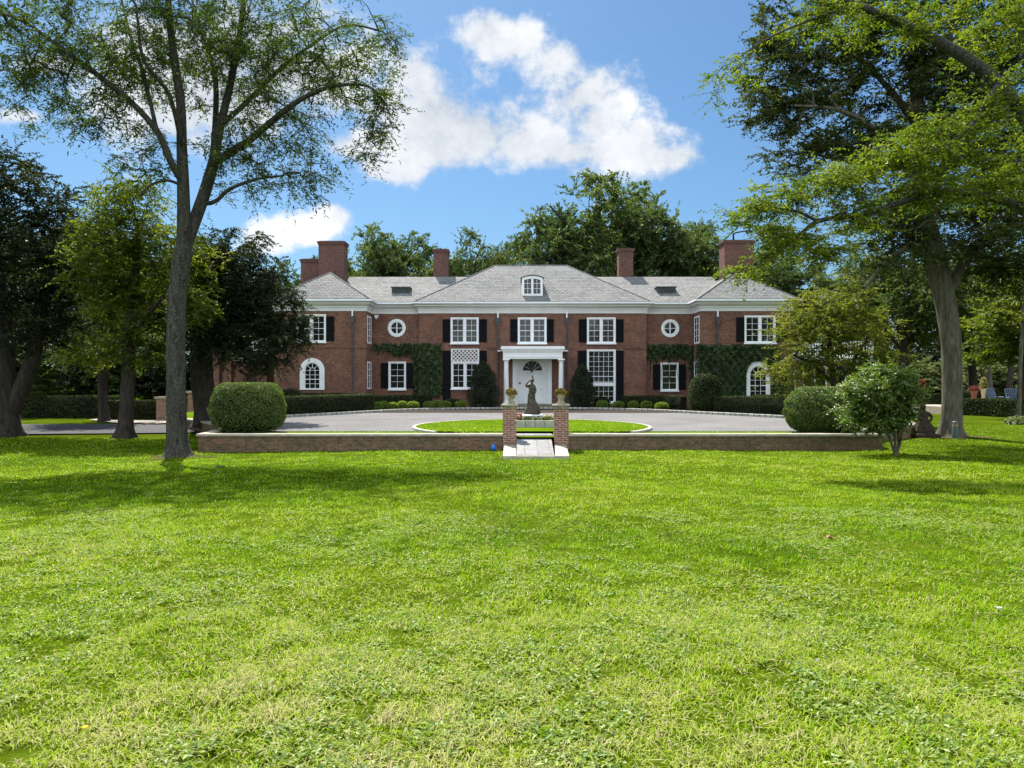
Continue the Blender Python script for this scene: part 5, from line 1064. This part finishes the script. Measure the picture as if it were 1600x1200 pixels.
# ------------------------------------------------------------------ left side: drive hedges, gate piers, porch
hgL = 'hedges across the left drive'
hedge([(-33,49.2),(-26.5,49.2),(-24.6,48.8)], 1.0, float(gz(-28,49)), 1.4, 'long dark hedge across the left drive behind the leaning trunks', 61, group=hgL, dens=500, L=0.09, W=0.05)
hedge([(-24.0,46.2),(-20.9,45.8)], 1.0, float(gz(-22,46)), 1.2, 'short dark hedge beside the pale path, left of the brick gate piers', 62, group=hgL, dens=600, L=0.08, W=0.05)
hedge([(-16.8,46.8),(-15.0,47.0)], 0.8, tz(46), 1.05, 'small hedge stub behind the thick black trunk on the terrace', 63, group=hgL, dens=700, L=0.07, W=0.045)
def gate_pier(px0, px1, py0, Y, label):
    x0, x1 = wx(px0,Y), wx(px1,Y); zb = float(gz(x0,Y)); z1 = wz(py0,Y); root = empty('gate_pier', ((x0+x1)/2, Y+.3, zb), label, 'pier', 'brick gate piers by the pale path')
    mb = MB(); mb.box(x0, x1, Y, Y+(x1-x0), zb-.2, z1-.12); mb.build('shaft', M['pierbrick'], root)
    mb = MB(); mb.box(x0-.08, x1+.08, Y-.08, Y+(x1-x0)+.08, z1-.12, z1); mb.build('cap_slab', M['stone'], root)
gate_pier(244, 263, 620, 45.0, 'brick gate pier with pale cap beside the short hedge, left of the oak trunk')
gate_pier(293, 309, 611, 46.0, 'brick gate pier with pale cap showing just right of the oak trunk')
def porch():
    Y = 53.0; root = empty('side_porch', (wx(375,Y), Y, ZB), 'low brick porch with white-edged hipped roof at the left end of the house', 'porch')
    x0, x1 = wx(350,Y-.4), AX-16.7; zE = wz(550,Y-.4); zr = wz(528,Y+1.6)
    for (a, b) in ((324,342),(351,361),(402,417)):
        mb = MB(); mb.box(wx(a,Y), wx(b,Y), Y, Y+.6, ZB-.5, zE-.55 if a != 324 else zE-.1); mb.build('pier', M['brick'], root)
    mb = MB(); mb.box(x0+.25, x1, Y-.1, Y+4, zE-.5, zE-.14); mb.build('beam', M['mossstone'], root)
    mb = MB(); mb.box(x0, x1, Y-.4, Y+4.2, zE-.135, zE+.02); mb.build('fascia', M['white'], root)
    mb = MB(); v = [(x0-.05,Y-.45,zE+.025),(x1,Y-.45,zE+.025),(x1,Y+4.2,zE+.025),(x0-.05,Y+4.2,zE+.025),(x0+2.0,Y+1.8,zr),(x1,Y+1.8,zr)]
    mb.add(v, [(0,1,5,4),(1,2,5),(2,3,4,5),(3,0,4),(3,2,1,0)]); mb.build('roof', M['slate'], root)
    mb = MB(); mb.box(wx(318,Y+3.6), x1, Y+3.6, Y+3.8, ZB-.5, zE-.5); mb.build('back_wall', M['brick'], root)
    mb = MB(); mb.box(wx(318,Y), wx(351,Y)-.01, Y+.1, Y+.4, ZB-.5, wz(606,Y)); mb.build('low_wall', M['brick'], root)
    mb = MB(); mb.box(wx(317,Y), wx(351,Y)-.01, Y+.05, Y+.45, wz(606,Y)+.002, wz(606,Y)+.08); mb.build('low_coping', M['stone'], root)
porch()
bush((wx(452,47.6), 47.6, tz(47.6)), 0.85, 0.7, 1.25, 'dark rhododendron bush under the left wing, beside the arched window', 71, name='rhododendron', p=2.0, n=2200, L=0.13, W=0.05, mat='lf_dark', jit=0.12, lump=.12)
bush((wx(940,49.4), 49.4, tz(49)), 0.55, 0.5, 0.75, 'small dark shrub below the tall window', 72, name='small_shrub', p=2.0, n=1200, L=0.09, W=0.05, mat='lf_dark', jit=0.08, lump=.1)
bush((wx(709,49.6), 49.6, tz(49)), 0.6, 0.5, 0.62, 'small dark shrub below the latticed window', 73, name='small_shrub', p=2.0, n=1200, L=0.09, W=0.05, mat='lf_mid', jit=0.08, lump=.1)
# right garden room behind the maple
def garden_room():
    Y = 55.0; x0, x1 = AX+16.7, wx(1362,Y); zt = wz(566,Y); root = empty('garden_room', ((x0+x1)/2, Y, ZB), 'shaded flat-roofed garden room with a white roof balustrade behind the maple', 'building')
    mb = MB(); mb.box(x0, x1, Y, Y+6, ZB-.6, zt); mb.build('wall', M['brick'], root)
    mb = MB(); mb.box(x0, x1+.2, Y-.25, Y+6.2, zt+.001, zt+.2); mb.build('fascia', M['white'], root)
    for k in range(3):
        a = x0+.5+k*2.2; mb = MB(); mb.box(a, a+.1, Y-.06, Y-.002, ZB+.3, zt-.25); mb.box(a+1.6, a+1.7, Y-.06, Y-.002, ZB+.3, zt-.25); mb.box(a+.1, a+1.6, Y-.06, Y-.002, zt-.35, zt-.25); mb.box(a+.82, a+.88, Y-.05, Y-.002, ZB+.3, zt-.35)
        w = mb.build('window', M['white'], root); mb = MB(); mb.box(a+.1, a+1.6, Y-.03, Y-.003, ZB+.3, zt-.35); mb.build('pane', M['glass'], w)
    mb = MB(); zb_ = zt+.2; zh = wz(533,Y)
    mb.box(x0, x1+.1, Y-.1, Y, zh-.08, zh); mb.box(x0, x1+.1, Y-.1, Y, zb_+.1, zb_+.16)
    n = 40
    for k in range(n+1): x = x0+(x1-x0)*k/n; w = .09 if k % 10 == 0 else .022; mb.box(x-w, x+w, Y-.095, Y-.005, zb_+.002 if k % 10 == 0 else zb_+.16, zh-.08)
    mb.build('balustrade', M['white'], root)
garden_room()

# ------------------------------------------------------------------ right side: hedges, pots, chairs, bollard, statue
hgR = 'hedges on the right lawn'
zr_ = lambda x, y: float(gz(x, y))
hedge([(wx(1503,52.5),52.5),(wx(1560,49.5),49.5),(wx(1640,45.5),45.5)], 1.2, zr_(30,49)-.02, 1.14, 'long sunlit-topped hedge right of the beech trunk, nearest of the right hedges', 64, group=hgR, dens=500, L=0.09, W=0.05)
hedge([(wx(1438,60),60),(wx(1470,60.5),60.5),(wx(1640,62),62)], 1.1, zr_(35,60), 1.3, 'far dark hedge behind the flower pots and blue chairs', 65, group=hgR, dens=300, L=0.11, W=0.06)
def pot(px0, px1, py0, py1, Y, pmat, fmat, label, tall, seed, round_=True):
    x = wx((px0+px1)/2,Y); zb = wz(py1,Y); rad = (px1-px0)/2/F*Y; h = wz(py0,Y)-zb; root = empty('flower_pot', (x,Y,zb), label, 'flower pot', 'flower pots on the right terrace')
    mb = MB(); ped = (0.165 if Y > 51 else zr_(x,Y))-zb
    mb.lathe((x,Y,zb), [(rad*.62,min(ped,-.02)),(rad*.64,0.0),(rad*.7,0.0),(rad*.9,h*.8),(rad*1.02,h*.82),(rad*1.0,h),(rad*.85,h),(rad*.8,h*.9)], 18); mb.build('pot', M[pmat], root)
    r = np.random.default_rng(seed); n = 500; d = unit(r.normal(size=(n,3))); d[:,2] = np.abs(d[:,2]); c = np.array([x,Y,zb+h]) + d*np.array([rad*1.2,rad*1.2,tall])*(r.random((n,1))**.5)
    link_mesh('leaves', leaf_mesh('leaves', [leaf_arrays(c, d+[0,0,.3], 0.13, 0.05, r.random(n), r)]), M['lf_mid'], root)
    c = np.array([x,Y,zb+h]) + d[:260]*np.array([rad*1.3,rad*1.3,tall*1.05])*(.75+.3*r.random((260,1)))
    link_mesh('flowers', leaf_mesh('flowers', [leaf_arrays(c, r.normal(size=(260,3)), 0.12, 0.10, r.random(260), r)]), M[fmat], root)
pot(1516, 1527.5, 610.5, 616.5, 54.5, 'terracotta', 'fl_red', 'terracotta pot of red flowers behind the near right hedge, left of the cream pot', .32, 1)
pot(1532.5, 1541, 607, 617, 53.5, 'cream', 'fl_yellow', 'cream pot of tall yellow-green grasses behind the near right hedge', .75, 2)
pot(1436, 1445.5, 605, 622, 50, 'terracotta', 'fl_red', 'terracotta pot of red flowers on a stand left of the beech trunk', .5, 3)
def chair(px, Y, rz, label):
    x = wx(px,Y); zb = 0.162; root = empty('garden_chair', (x,Y,zb), label, 'chair', 'blue garden chairs behind the hedge')
    def bar(pts, r=.022): m = MB(); m.tube(pts, r, 6); return m
    c, s = math.cos(rz), math.sin(rz); T = lambda a, b, z: (x+a*c-b*s, Y+a*s+b*c, zb+z)
    m = MB()
    for k in range(6): a = -.28+.112*k; m.tube([T(a-.04,.28,.5),T(a-.04,.55,1.22)], .04, 5)
    m.tube([T(-.34,.28,.52),T(-.34,.56,1.25)], .03, 6); m.tube([T(.34,.28,.52),T(.34,.56,1.25)], .03, 6); m.tube([T(-.34,.55,1.22),T(.34,.55,1.22)], .03, 6); m.tube([T(-.34,.42,.9),T(.34,.42,.9)], .025, 6); m.build('backrest', M['bluepaint'], root)
    m = MB()
    for k in range(5): b = -.26+.125*k; m.tube([T(-.33,b,.47+.03*(k==0)),T(.33,b,.47)], .045, 5)
    m.build('seat', M['bluepaint'], root)
    for a in (-.34,.34):
        for b in (-.28,.32): bar([T(a,b,0),T(a,b,.66)]).build('leg', M['bluepaint'], root)
        bar([T(a,-.32,.66),T(a,.36,.66)], .035).build('armrest', M['bluepaint'], root)
chair(1555.5, 53.0, .15, 'blue slatted garden chair behind the hedge, next to the cream pot')
chair(1584, 51.6, -.25, 'blue slatted garden chair behind the hedge, beside the slim pale trunk')
D = 45.2
make_tree('birch_tree', 'slim pale-barked trunk rising through the hostas at the right edge', 'tree', [lim(D,(1590.5,658,0.16),(1592,640,0.12),(1595,560,0.11),(1598,480,0.09),(1602,380,0.06),(1606,300,0.03))], [blob(D,1605,330,55,50,2),blob(D,1625,400,50,45,2)], 90, 60, 0.13, 0.07, .36, M['bark_smooth'], M['lf_lime'], 111, rtip=.01)
D = 62.0
make_tree('pale_tree', 'grey-trunked tree behind the flower pots with a pale forked bough', 'tree', [lim(D,(1542,622,0.5),(1542,605,0.4),(1540,570,0.38),(1536,530,0.3),(1530,480,0.18)), lim(D,(1541,570,0.2),(1552,558,0.17,-.5),(1572,540,0.1,-1)), lim(D,(1540,565,0.15),(1528,545,0.12,-.6),(1515,530,.08,-1))], [blob(D,1540,480,70,50,3),blob(D,1500,510,45,25,2.5),blob(D,1585,510,45,25,2.5)], 150, 90, .2, .12, .5, M['bark_smooth'], M['lf_mid'], 112, rtip=.014)
make_tree('leaning_tree', 'thin dark leaning trunk behind the blue chairs', 'tree', [lim(58.0,(1575,625,0.26),(1577,600,0.2),(1581,560,0.19),(1586,500,0.12),(1590,440,.06))], [blob(58.0,1590,450,60,50,3),blob(58.0,1570,500,50,25,2)], 120, 90, .2, .12, .5, M['bark_dark'], M['lf_mid'], 113, rtip=.012)
def bollard():
    x, Y = wx(1492.5,30.6), 30.6; z = zr_(x,Y); root = empty('bollard_light', (x,Y,z), 'short dark green bollard light on the lawn against the beech trunk', 'lamp')
    mb = MB(); mb.lathe((x,Y,z), [(.115,-.1),(.115,.44),(.10,.46)], 20); mb.build('post', M['greenmetal'], root)
    mb = MB()
    for k in range(4): mb.lathe((x,Y,z+.46+.045*k), [(.06,0),(.115,.012),(.115,.024),(.06,.034)], 20)
    mb.build('louvres', M['urnstone'], root)
    mb = MB(); mb.lathe((x,Y,z+.635), [(.12,0),(.12,.02),(.07,.055),(.02,.07)], 20); mb.build('lamp_cap', M['greenmetal'], root)
bollard()
def hostas():
    r = np.random.default_rng(5); C, NR = [], []
    for k in range(16):
        px = 1560+r.random()*75; Y = 40+r.random()*3.4; x = wx(px,Y); z = zr_(x,Y); n = 60; d = unit(r.normal(size=(n,3))); d[:,2] = np.abs(d[:,2])*.6
        C.append(np.array([x,Y,z+.03])+d*np.array([.42,.42,.5])*(.5+.5*r.random((n,1)))); NR.append(d*.5+[0,0,.7])
    c = np.concatenate(C); nr = np.concatenate(NR); me = leaf_mesh('hosta_bed', [leaf_arrays(c, nr, .22, .14, r.random(len(c)), r, .8)])
    tag(link_mesh('hosta_bed', me, M['lf_hosta']), 'low mound of broad hosta leaves at the foot of the slim pale trunk', 'plants')
hostas()
def tree_foot(x0, y0, rr, name, seed):
    r = np.random.default_rng(seed); n = 40; pts = [(x0+rr*(1+.25*math.sin(3*a+seed)+.18*math.sin(7*a+1))*math.cos(a), y0+rr*.8*(1+.25*math.sin(3*a+seed)+.15*math.sin(6*a))*math.sin(a)) for a in np.linspace(0, 2*math.pi, n+1)[:-1]]
    v = [(x, y, float(gz(x,y))+.012) for x, y in pts] + [(x0, y0, float(gz(x0,y0))+.03)]
    me = bpy.data.meshes.new(name); me.from_pydata(v, [], [(i,(i+1)%n,n) for i in range(n)]); tag(link_mesh(name, me, M['soil_bare']), kind='structure')
M['soil_bare'] = lawn_mat('bare soil with litter', ((0.03,0.024,0.014),(0.07,0.06,0.03),(0.09,0.11,0.02)), 1.5, 12.0)
tree_foot(-10.55, 24.25, .95, 'bare_soil', 1); tree_foot(18.0, 31.3, 1.3, 'bare_soil', 2)

# statues: draped figures fused from swelling tubes into one surface
def fused(name, mb, mat, label, cat, voxel=.014):
    o = mb.build(name, mat); m = o.modifiers.new('fuse', 'REMESH'); m.mode = 'VOXEL'; m.voxel_size = voxel; m.use_smooth_shade = True
    s = o.modifiers.new('soften', 'SMOOTH'); s.factor = .5; s.iterations = 2
    return tag(o, label, cat)
def folds(mb, c, levels, n=36, k=9, amp=.12, ph=0.0):
    """draped body: rings (dx, dy, z, rx, ry) with pleats"""
    vs = []
    for (dx, dy, z, rx, ry) in levels:
        for j in range(n):
            a = 2*math.pi*j/n; f = 1 + amp*math.sin(k*a+ph+z*3)*min(1, max(0, (1.2-z)*1.1)); vs.append((c[0]+dx+rx*f*math.cos(a), c[1]+dy+ry*f*math.sin(a), c[2]+z))
    m = len(levels); fs = [(i*n+j, i*n+(j+1)%n, (i+1)*n+(j+1)%n, (i+1)*n+j) for i in range(m-1) for j in range(n)]
    mb.add(vs, fs); mb.add(vs[:n], [tuple(range(n))[::-1]]); mb.add(vs[-n:], [tuple(range(n))])
def fountain_statue():
    Y = 30.9; x = wx(830.5,Y); zi = tz(Y)+.09
    root = empty('stone_planter', (x,Y,zi), 'low white stone planter of flowers in the middle of the lawn island', 'planter')
    x0, x1 = wx(806,29.7), wx(866.5,29.7); mb = MB(); w = (x1-x0)/4
    for k in range(4): mb.box(x0+k*w+.008, x0+(k+1)*w-.008, 29.7, 29.85, zi-.1, zi+.25)
    mb.box(x0, x0+.15, 29.853, 32.0, zi-.1, zi+.25); mb.box(x1-.15, x1, 29.853, 32.0, zi-.1, zi+.25); mb.box(x0, x1, 32.003, 32.15, zi-.1, zi+.25); mb.build('stone_edge', M['curbstone'], root)
    mb = MB(); mb.box(x0+.152, x1-.152, 29.852, 32.0, zi-.1, zi+.2); mb.build('soil', M['soil'], root)
    r = np.random.default_rng(9)
    def scatter(nm, n, px0, px1, y0, y1, h, L, W, mat):
        px = px0+r.random(n)*(px1-px0); y = y0+r.random(n)*(y1-y0); c = np.column_stack([(px-800)/F*y, y, zi+.2+r.random(n)*h]); nr = r.normal(size=(n,3)); nr[:,2] = abs(nr[:,2])+.3
        link_mesh(nm, leaf_mesh(nm, [leaf_arrays(c, nr, L, W, r.random(n), r)]), M[mat], root)
    scatter('bedding_leaves', 900, 808, 865, 29.95, 30.5, .17, .09, .05, 'lf_mid'); scatter('red_flowers', 90, 807, 816, 30.0, 30.5, .28, .08, .07, 'fl_red'); scatter('pale_flowers', 120, 849, 866, 30.0, 30.5, .24, .07, .06, 'fl_yellow'); scatter('mixed_flowers', 80, 816, 850, 29.95, 30.25, .16, .06, .05, 'fl_mix')
    b = empty('stone_basin', (x,31.2,zi+.2), 'white scalloped stone basin under the bronze figure in the flower planter', 'basin')
    mb = MB(); mb.lathe((x,31.2,zi+.2), [(.30,0),(.34,.04),(.36,.1),(.45,.16),(.47,.2),(.44,.23),(.36,.2)], 28); mb.build('basin', M['white'], b)
    mb = MB(); mb.lathe((x,31.2,zi+.38), [(.34,0),(.33,.03),(.2,.035)], 20); mb.build('rim_stone', M['curbstone'], b)
    c = (x+.01, 31.2, zi+.41); mb = MB()
    folds(mb, c, [(.02,0,0,.30,.26),(.03,0,.08,.31,.27),(.05,0,.2,.29,.25),(.06,0,.32,.25,.22),(.03,0,.45,.20,.18),(.0,0,.56,.165,.15),(-.01,0,.7,.15,.135),(0,0,.82,.15,.13),(.01,0,.93,.125,.11),(.0,0,1.03,.11,.095),(-.015,0,1.13,.125,.10),(-.02,0,1.22,.13,.09),(-.01,0,1.27,.07,.06)], amp=.13)
    mb.tube([(c[0]-.01,c[1],c[2]+1.24),(c[0],c[1]-.01,c[2]+1.31),(c[0]+.02,c[1]-.02,c[2]+1.35)], [.045,.04,.05], 10)
    mb.tube([(c[0]+.02,c[1]-.03,c[2]+1.31),(c[0]+.03,c[1]-.03,c[2]+1.36),(c[0]+.035,c[1]-.025,c[2]+1.42),(c[0]+.035,c[1]-.01,c[2]+1.47)], [.045,.075,.078,.04], 12)
    mb.tube([(c[0]+.03,c[1]-.10,c[2]+1.40),(c[0]+.03,c[1]-.115,c[2]+1.385)], [.012,.014], 6)
    # arm raised to the brow with the elbow out, the other folded across
    mb.tube([(c[0]-.12,c[1],c[2]+1.2),(c[0]-.2,c[1]-.05,c[2]+1.12),(c[0]-.235,c[1]-.08,c[2]+1.17),(c[0]-.16,c[1]-.12,c[2]+1.31),(c[0]-.08,c[1]-.11,c[2]+1.38),(c[0]-.02,c[1]-.09,c[2]+1.42)], [.05,.045,.042,.035,.03,.025], 10)
    mb.tube([(c[0]+.1,c[1],c[2]+1.19),(c[0]+.165,c[1]-.05,c[2]+1.02),(c[0]+.15,c[1]-.12,c[2]+.9),(c[0]+.05,c[1]-.15,c[2]+.95),(c[0]-.04,c[1]-.15,c[2]+1.0)], [.05,.045,.042,.032,.03], 10)
    mb.tube([(c[0]+.035,c[1],c[2]+1.44),(c[0]+.03,c[1],c[2]+1.52),(c[0]+.03,c[1],c[2]+1.62)], [.06,.035,.012], 10)
    for (dx, dy, h, q) in ((.2,-.08,.35,.08),(.24,.02,.25,.1),(-.2,-.05,.3,.08),(.12,-.2,.22,.09)): mb.tube([(c[0]+dx,c[1]+dy,c[2]),(c[0]+dx*.95,c[1]+dy,c[2]+h*.6),(c[0]+dx*.75,c[1]+dy*.8,c[2]+h)], [q,q*.8,q*.35], 8)
    fused('statue', mb, M['bronze'], 'slender weathered bronze figure of a draped woman with raised arm on the white basin', 'statue')
fountain_statue()
def garden_statue():
    Y = 31.0; x = wx(1447,Y); zb = .045; mb = MB(); c = (x, Y+.2, zb-.35)
    folds(mb, c, [(0,0,0,.42,.34),(0,0,.12,.42,.34),(.02,0,.3,.36,.3),(.0,0,.45,.27,.24),(-.03,0,.6,.2,.18),(-.02,0,.72,.21,.17),(0,0,.84,.22,.15),(0,0,.92,.15,.11),(0,0,.96,.08,.07)], k=7, amp=.09)
    mb.tube([(c[0],c[1],c[2]+.94),(c[0]-.02,c[1]-.03,c[2]+1.0),(c[0]-.03,c[1]-.05,c[2]+1.06),(c[0]-.03,c[1]-.04,c[2]+1.14),(c[0]-.02,c[1]-.02,c[2]+1.2)], [.06,.075,.105,.105,.05], 12)
    mb.tube([(c[0]+.18,c[1],c[2]+.86),(c[0]+.30,c[1]-.06,c[2]+.7),(c[0]+.22,c[1]-.15,c[2]+.55),(c[0]+.02,c[1]-.2,c[2]+.55)], [.07,.065,.055,.045], 10)
    mb.tube([(c[0]-.18,c[1],c[2]+.86),(c[0]-.25,c[1]-.08,c[2]+.68),(c[0]-.12,c[1]-.18,c[2]+.58)], [.07,.06,.05], 10)
    mb.tube([(c[0]-.05,c[1]-.05,c[2]+1.19),(c[0]+.06,c[1],c[2]+1.18),(c[0]+.09,c[1]+.03,c[2]+1.1)], [.03,.04,.03], 8)
    mb.box(c[0]-.5, c[0]+.5, c[1]-.42, c[1]+.42, -.75, c[2]+.02)
    fused('garden_statue', mb, M['darkstone'], 'dark seated stone figure on the curved wall end beside the beech trunk', 'statue', .02)
garden_statue()

# ------------------------------------------------------------------ grass blades of the lawn
def noise2(x, y, seed, f):
    r = np.random.default_rng(seed); g = r.random((64, 64)); u = x*f; v = y*f; i = np.floor(u).astype(int); j = np.floor(v).astype(int); a = u-i; b = v-j; a = a*a*(3-2*a); b = b*b*(3-2*b)
    q = lambda m, n: g[m % 64, n % 64]
    return q(i,j)*(1-a)*(1-b)+q(i+1,j)*a*(1-b)+q(i,j+1)*(1-a)*b+q(i+1,j+1)*a*b
def grass():
    r = np.random.default_rng(77); VV, TT = [], []
    for (y0, y1, dens, wd, l0, l1) in ((2.2,6,4600,.0056,.03,.09),(6,10,2100,.0075,.03,.085),(10,16,950,.010,.035,.075),(16,27,420,.016,.035,.07),(27,40,130,.024,.035,.07)):
        A = .78*(y1*y1-y0*y0)+4*(y1-y0); n = int(A*dens); y = np.sqrt(y0*y0+r.random(n)*(y1*y1-y0*y0)); x = (r.random(n)*2-1)*(.78*y+2)
        big = noise2(x,y,1,.22)*.55+noise2(x,y,2,.6)*.3+noise2(x,y,3,1.9)*.15; tuft = noise2(x,y,4,2.6)*.4+noise2(x,y,5,6.5)*.6
        isle = ((x-IC[0])/(IR[0]-.05))**2+((y-IC[1])/(IR[1]-.05))**2 < 1
        inside = np.where(y > 25.8, (x > np.interp(y, [25.8,28.6,31.9,36.5,39.6,44], [-11.1,-11.5,-12.8,-15.8,-18.4,-19.2])) & (x < np.interp(y, [25.8,27.8,29.2,31.3,33.6,38], [12.9,12.9,14.3,16.8,18.1,19.1])), False)
        strip = (y > 26.35) & (y < 28.6) & (np.abs(x-.8) > 1.6) & (x > -10.2) & (x < 12.0)
        drive = (x < -12.5) & (y > 31.9) & (y < 41.5)
        keep = (r.random(n) < np.where(y < 12, 2.3*tuft**1.7, .12+1.35*tuft)) & (~inside | isle | strip) & ~drive & ~((y > 22.85) & (x > -.32) & (x < 1.75)); x, y, big, tuft, isle, strip = x[keep], y[keep], big[keep], tuft[keep], isle[keep], strip[keep]; n = len(x)
        L = (l0+(l1-l0)*r.random(n))*(.6+.9*tuft); az = r.random(n)*6.283; lean = np.clip(r.normal(1.08,.38,n)+.22*np.clip((9-y)/6,0,1), .05, 1.65)
        dx, dy = np.cos(az), np.sin(az); z = np.where(isle, np.interp(y,[27,47.5],[-.07,.14])+.085, np.where(strip, np.interp(y,[27,47.5],[-.07,.14])-.004, gz(x,y)-.004)); w = wd*(.6+.8*r.random(n)); sx, sy = -dy, dx
        mh = L*.55; m_out = mh*np.sin(lean*.6); m_up = mh*np.cos(lean*.6); t_out = m_out+L*.45*np.sin(np.minimum(lean*1.45,1.75)); t_up = m_up+L*.45*np.cos(np.minimum(lean*1.45,1.75))
        v = np.stack([np.column_stack([x-sx*w/2,y-sy*w/2,z]), np.column_stack([x+sx*w/2,y+sy*w/2,z]), np.column_stack([x+dx*m_out+sx*w*.42,y+dy*m_out+sy*w*.42,z+m_up]), np.column_stack([x+dx*m_out-sx*w*.42,y+dy*m_out-sy*w*.42,z+m_up]), np.column_stack([x+dx*t_out,y+dy*t_out,z+t_up])], 1)
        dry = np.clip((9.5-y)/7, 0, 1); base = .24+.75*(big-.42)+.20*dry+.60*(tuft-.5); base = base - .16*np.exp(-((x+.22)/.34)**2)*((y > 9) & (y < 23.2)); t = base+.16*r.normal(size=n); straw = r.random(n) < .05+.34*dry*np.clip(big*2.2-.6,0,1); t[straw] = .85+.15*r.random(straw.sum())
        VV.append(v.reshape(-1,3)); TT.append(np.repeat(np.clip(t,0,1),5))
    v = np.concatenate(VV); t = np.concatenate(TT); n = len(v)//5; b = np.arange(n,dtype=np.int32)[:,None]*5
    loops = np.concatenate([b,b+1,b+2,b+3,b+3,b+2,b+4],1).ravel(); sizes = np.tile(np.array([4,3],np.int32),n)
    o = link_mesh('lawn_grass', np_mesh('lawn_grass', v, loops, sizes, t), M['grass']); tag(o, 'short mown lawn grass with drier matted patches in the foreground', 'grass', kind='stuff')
    # cut clippings lying on the sward
    n = 44000; y = 2.2+9.5*r.random(n)**1.1; x = (r.random(n)*2-1)*(.78*y+1.5); g = noise2(x,y,11,1.1)*.6+noise2(x,y,12,4.0)*.4; keep = g > .46; x, y = x[keep], y[keep]; n = len(x)
    c = np.column_stack([x, y, gz(x,y)+.02+.045*r.random(n)]); nr = r.normal(size=(n,3))*.35; nr[:,2] = 1
    me = leaf_mesh('clippings', [leaf_arrays(c, nr, .05*(.5+r.random(n)), .0055, np.clip(.8+.2*r.normal(size=n),0,1), r)]); tag(link_mesh('clippings', me, M['grass']), 'pale dry grass clippings strewn over the near lawn', 'grass', kind='stuff')
    # broad weeds and clover through the near lawn
    n = 21000; y = 2.3+9.5*r.random(n)**1.15; x = (r.random(n)*2-1)*(.78*y+1.5); k = 6; g = noise2(x,y,8,.9)*.6+noise2(x,y,9,3.3)*.4; keep = g > .53; x, y = x[keep], y[keep]; n = len(x)
    c = np.column_stack([np.repeat(x,k),np.repeat(y,k),np.zeros(n*k)]) + r.normal(size=(n*k,3))*[.03,.03,0]; c[:,2] = gz(c[:,0],c[:,1])+.012+.03*r.random(n*k); nr = r.normal(size=(n*k,3))*.45; nr[:,2] = 1
    me = leaf_mesh('clover', [leaf_arrays(c, nr, (.034*(.5+.9*r.random(n*k))), .019, np.clip(.5+.25*r.normal(size=n*k),0,1), r)]); tag(link_mesh('clover', me, M['lf_weed']), 'small broad-leaved weeds and clover scattered in the lawn', 'weeds', kind='stuff')
M['lf_weed'] = leaf_mat('weed leaf', (0.09,0.19,0.015), (0.30,0.36,0.10), 0.45)
grass()
def fallen_leaf(px, py, size, mat, label, cat='leaf', seed=0):
    lo, hi = 2.0, 30.0
    for _ in range(40):
        m = (lo+hi)/2; q = P(px,py,m)
        if q.z > float(gz(q.x,m)): lo = m
        else: hi = m
    q = P(px,py,lo-.02); r = random.Random(seed); mb = MB(); n = 9
    ring = [(q.x+size*(1+.45*(-1)**k)*math.cos(2*math.pi*k/n*1.0)*.7, q.y+size*(1+.45*(-1)**k)*math.sin(2*math.pi*k/n)*.7, q.z+.035+size*.5*r.random()) for k in range(n)]
    low = [(a, b, c-.004) for a, b, c in ring]; top = (q.x, q.y, q.z+.02+.03)
    mb.add(ring+[top], [(k,(k+1)%n,n) for k in range(n)]); mb.add(low+[(top[0],top[1],top[2]-.004)], [((k+1)%n,k,n) for k in range(n)])
    tag(mb.build('fallen_leaf', mat), label, cat, 'things lying on the lawn')
M['leafbrown'] = plain('dry brown leaf', (0.22,0.10,0.05), .8, .3, 30); M['leafpale'] = plain('pale dry leaf', (0.36,0.37,0.30), .8, .1, 20)
fallen_leaf(1294, 846, .075, M['leafbrown'], 'curled brown dead leaf on the lawn right of centre', seed=1)
fallen_leaf(1559, 958, .03, M['leafpale'], 'pale silvery dead leaf on the lawn near the right edge', seed=2)
fallen_leaf(1277, 1041, .018, M['leafpale'], 'pale dead leaf half sunk in the dry patch of the near lawn', seed=3)
fallen_leaf(344, 733, .16, M['leafpale'], 'pale scrap of bark on the grass right of the oak trunk', seed=4)
def dandelion(px, py, label):
    lo, hi = 2.0, 30.0
    for _ in range(40):
        m = (lo+hi)/2; q = P(px,py,m)
        if q.z > float(gz(q.x,m)): lo = m
        else: hi = m
    q = P(px,py,lo); g = float(gz(q.x,q.y)); mb = MB(); mb.tube([(q.x,q.y,g),(q.x,q.y,g+.045)], .002, 5); mb.lathe((q.x,q.y,g+.045), [(.004,0),(.014,.004),(.015,.008),(.008,.012)], 10)
    tag(mb.build('dandelion', plain('yellow dandelion', (.75,.5,.01), .7, .1, 50)), label, 'flower')
dandelion(133, 1153, 'single yellow dandelion in the grass at the lower left')
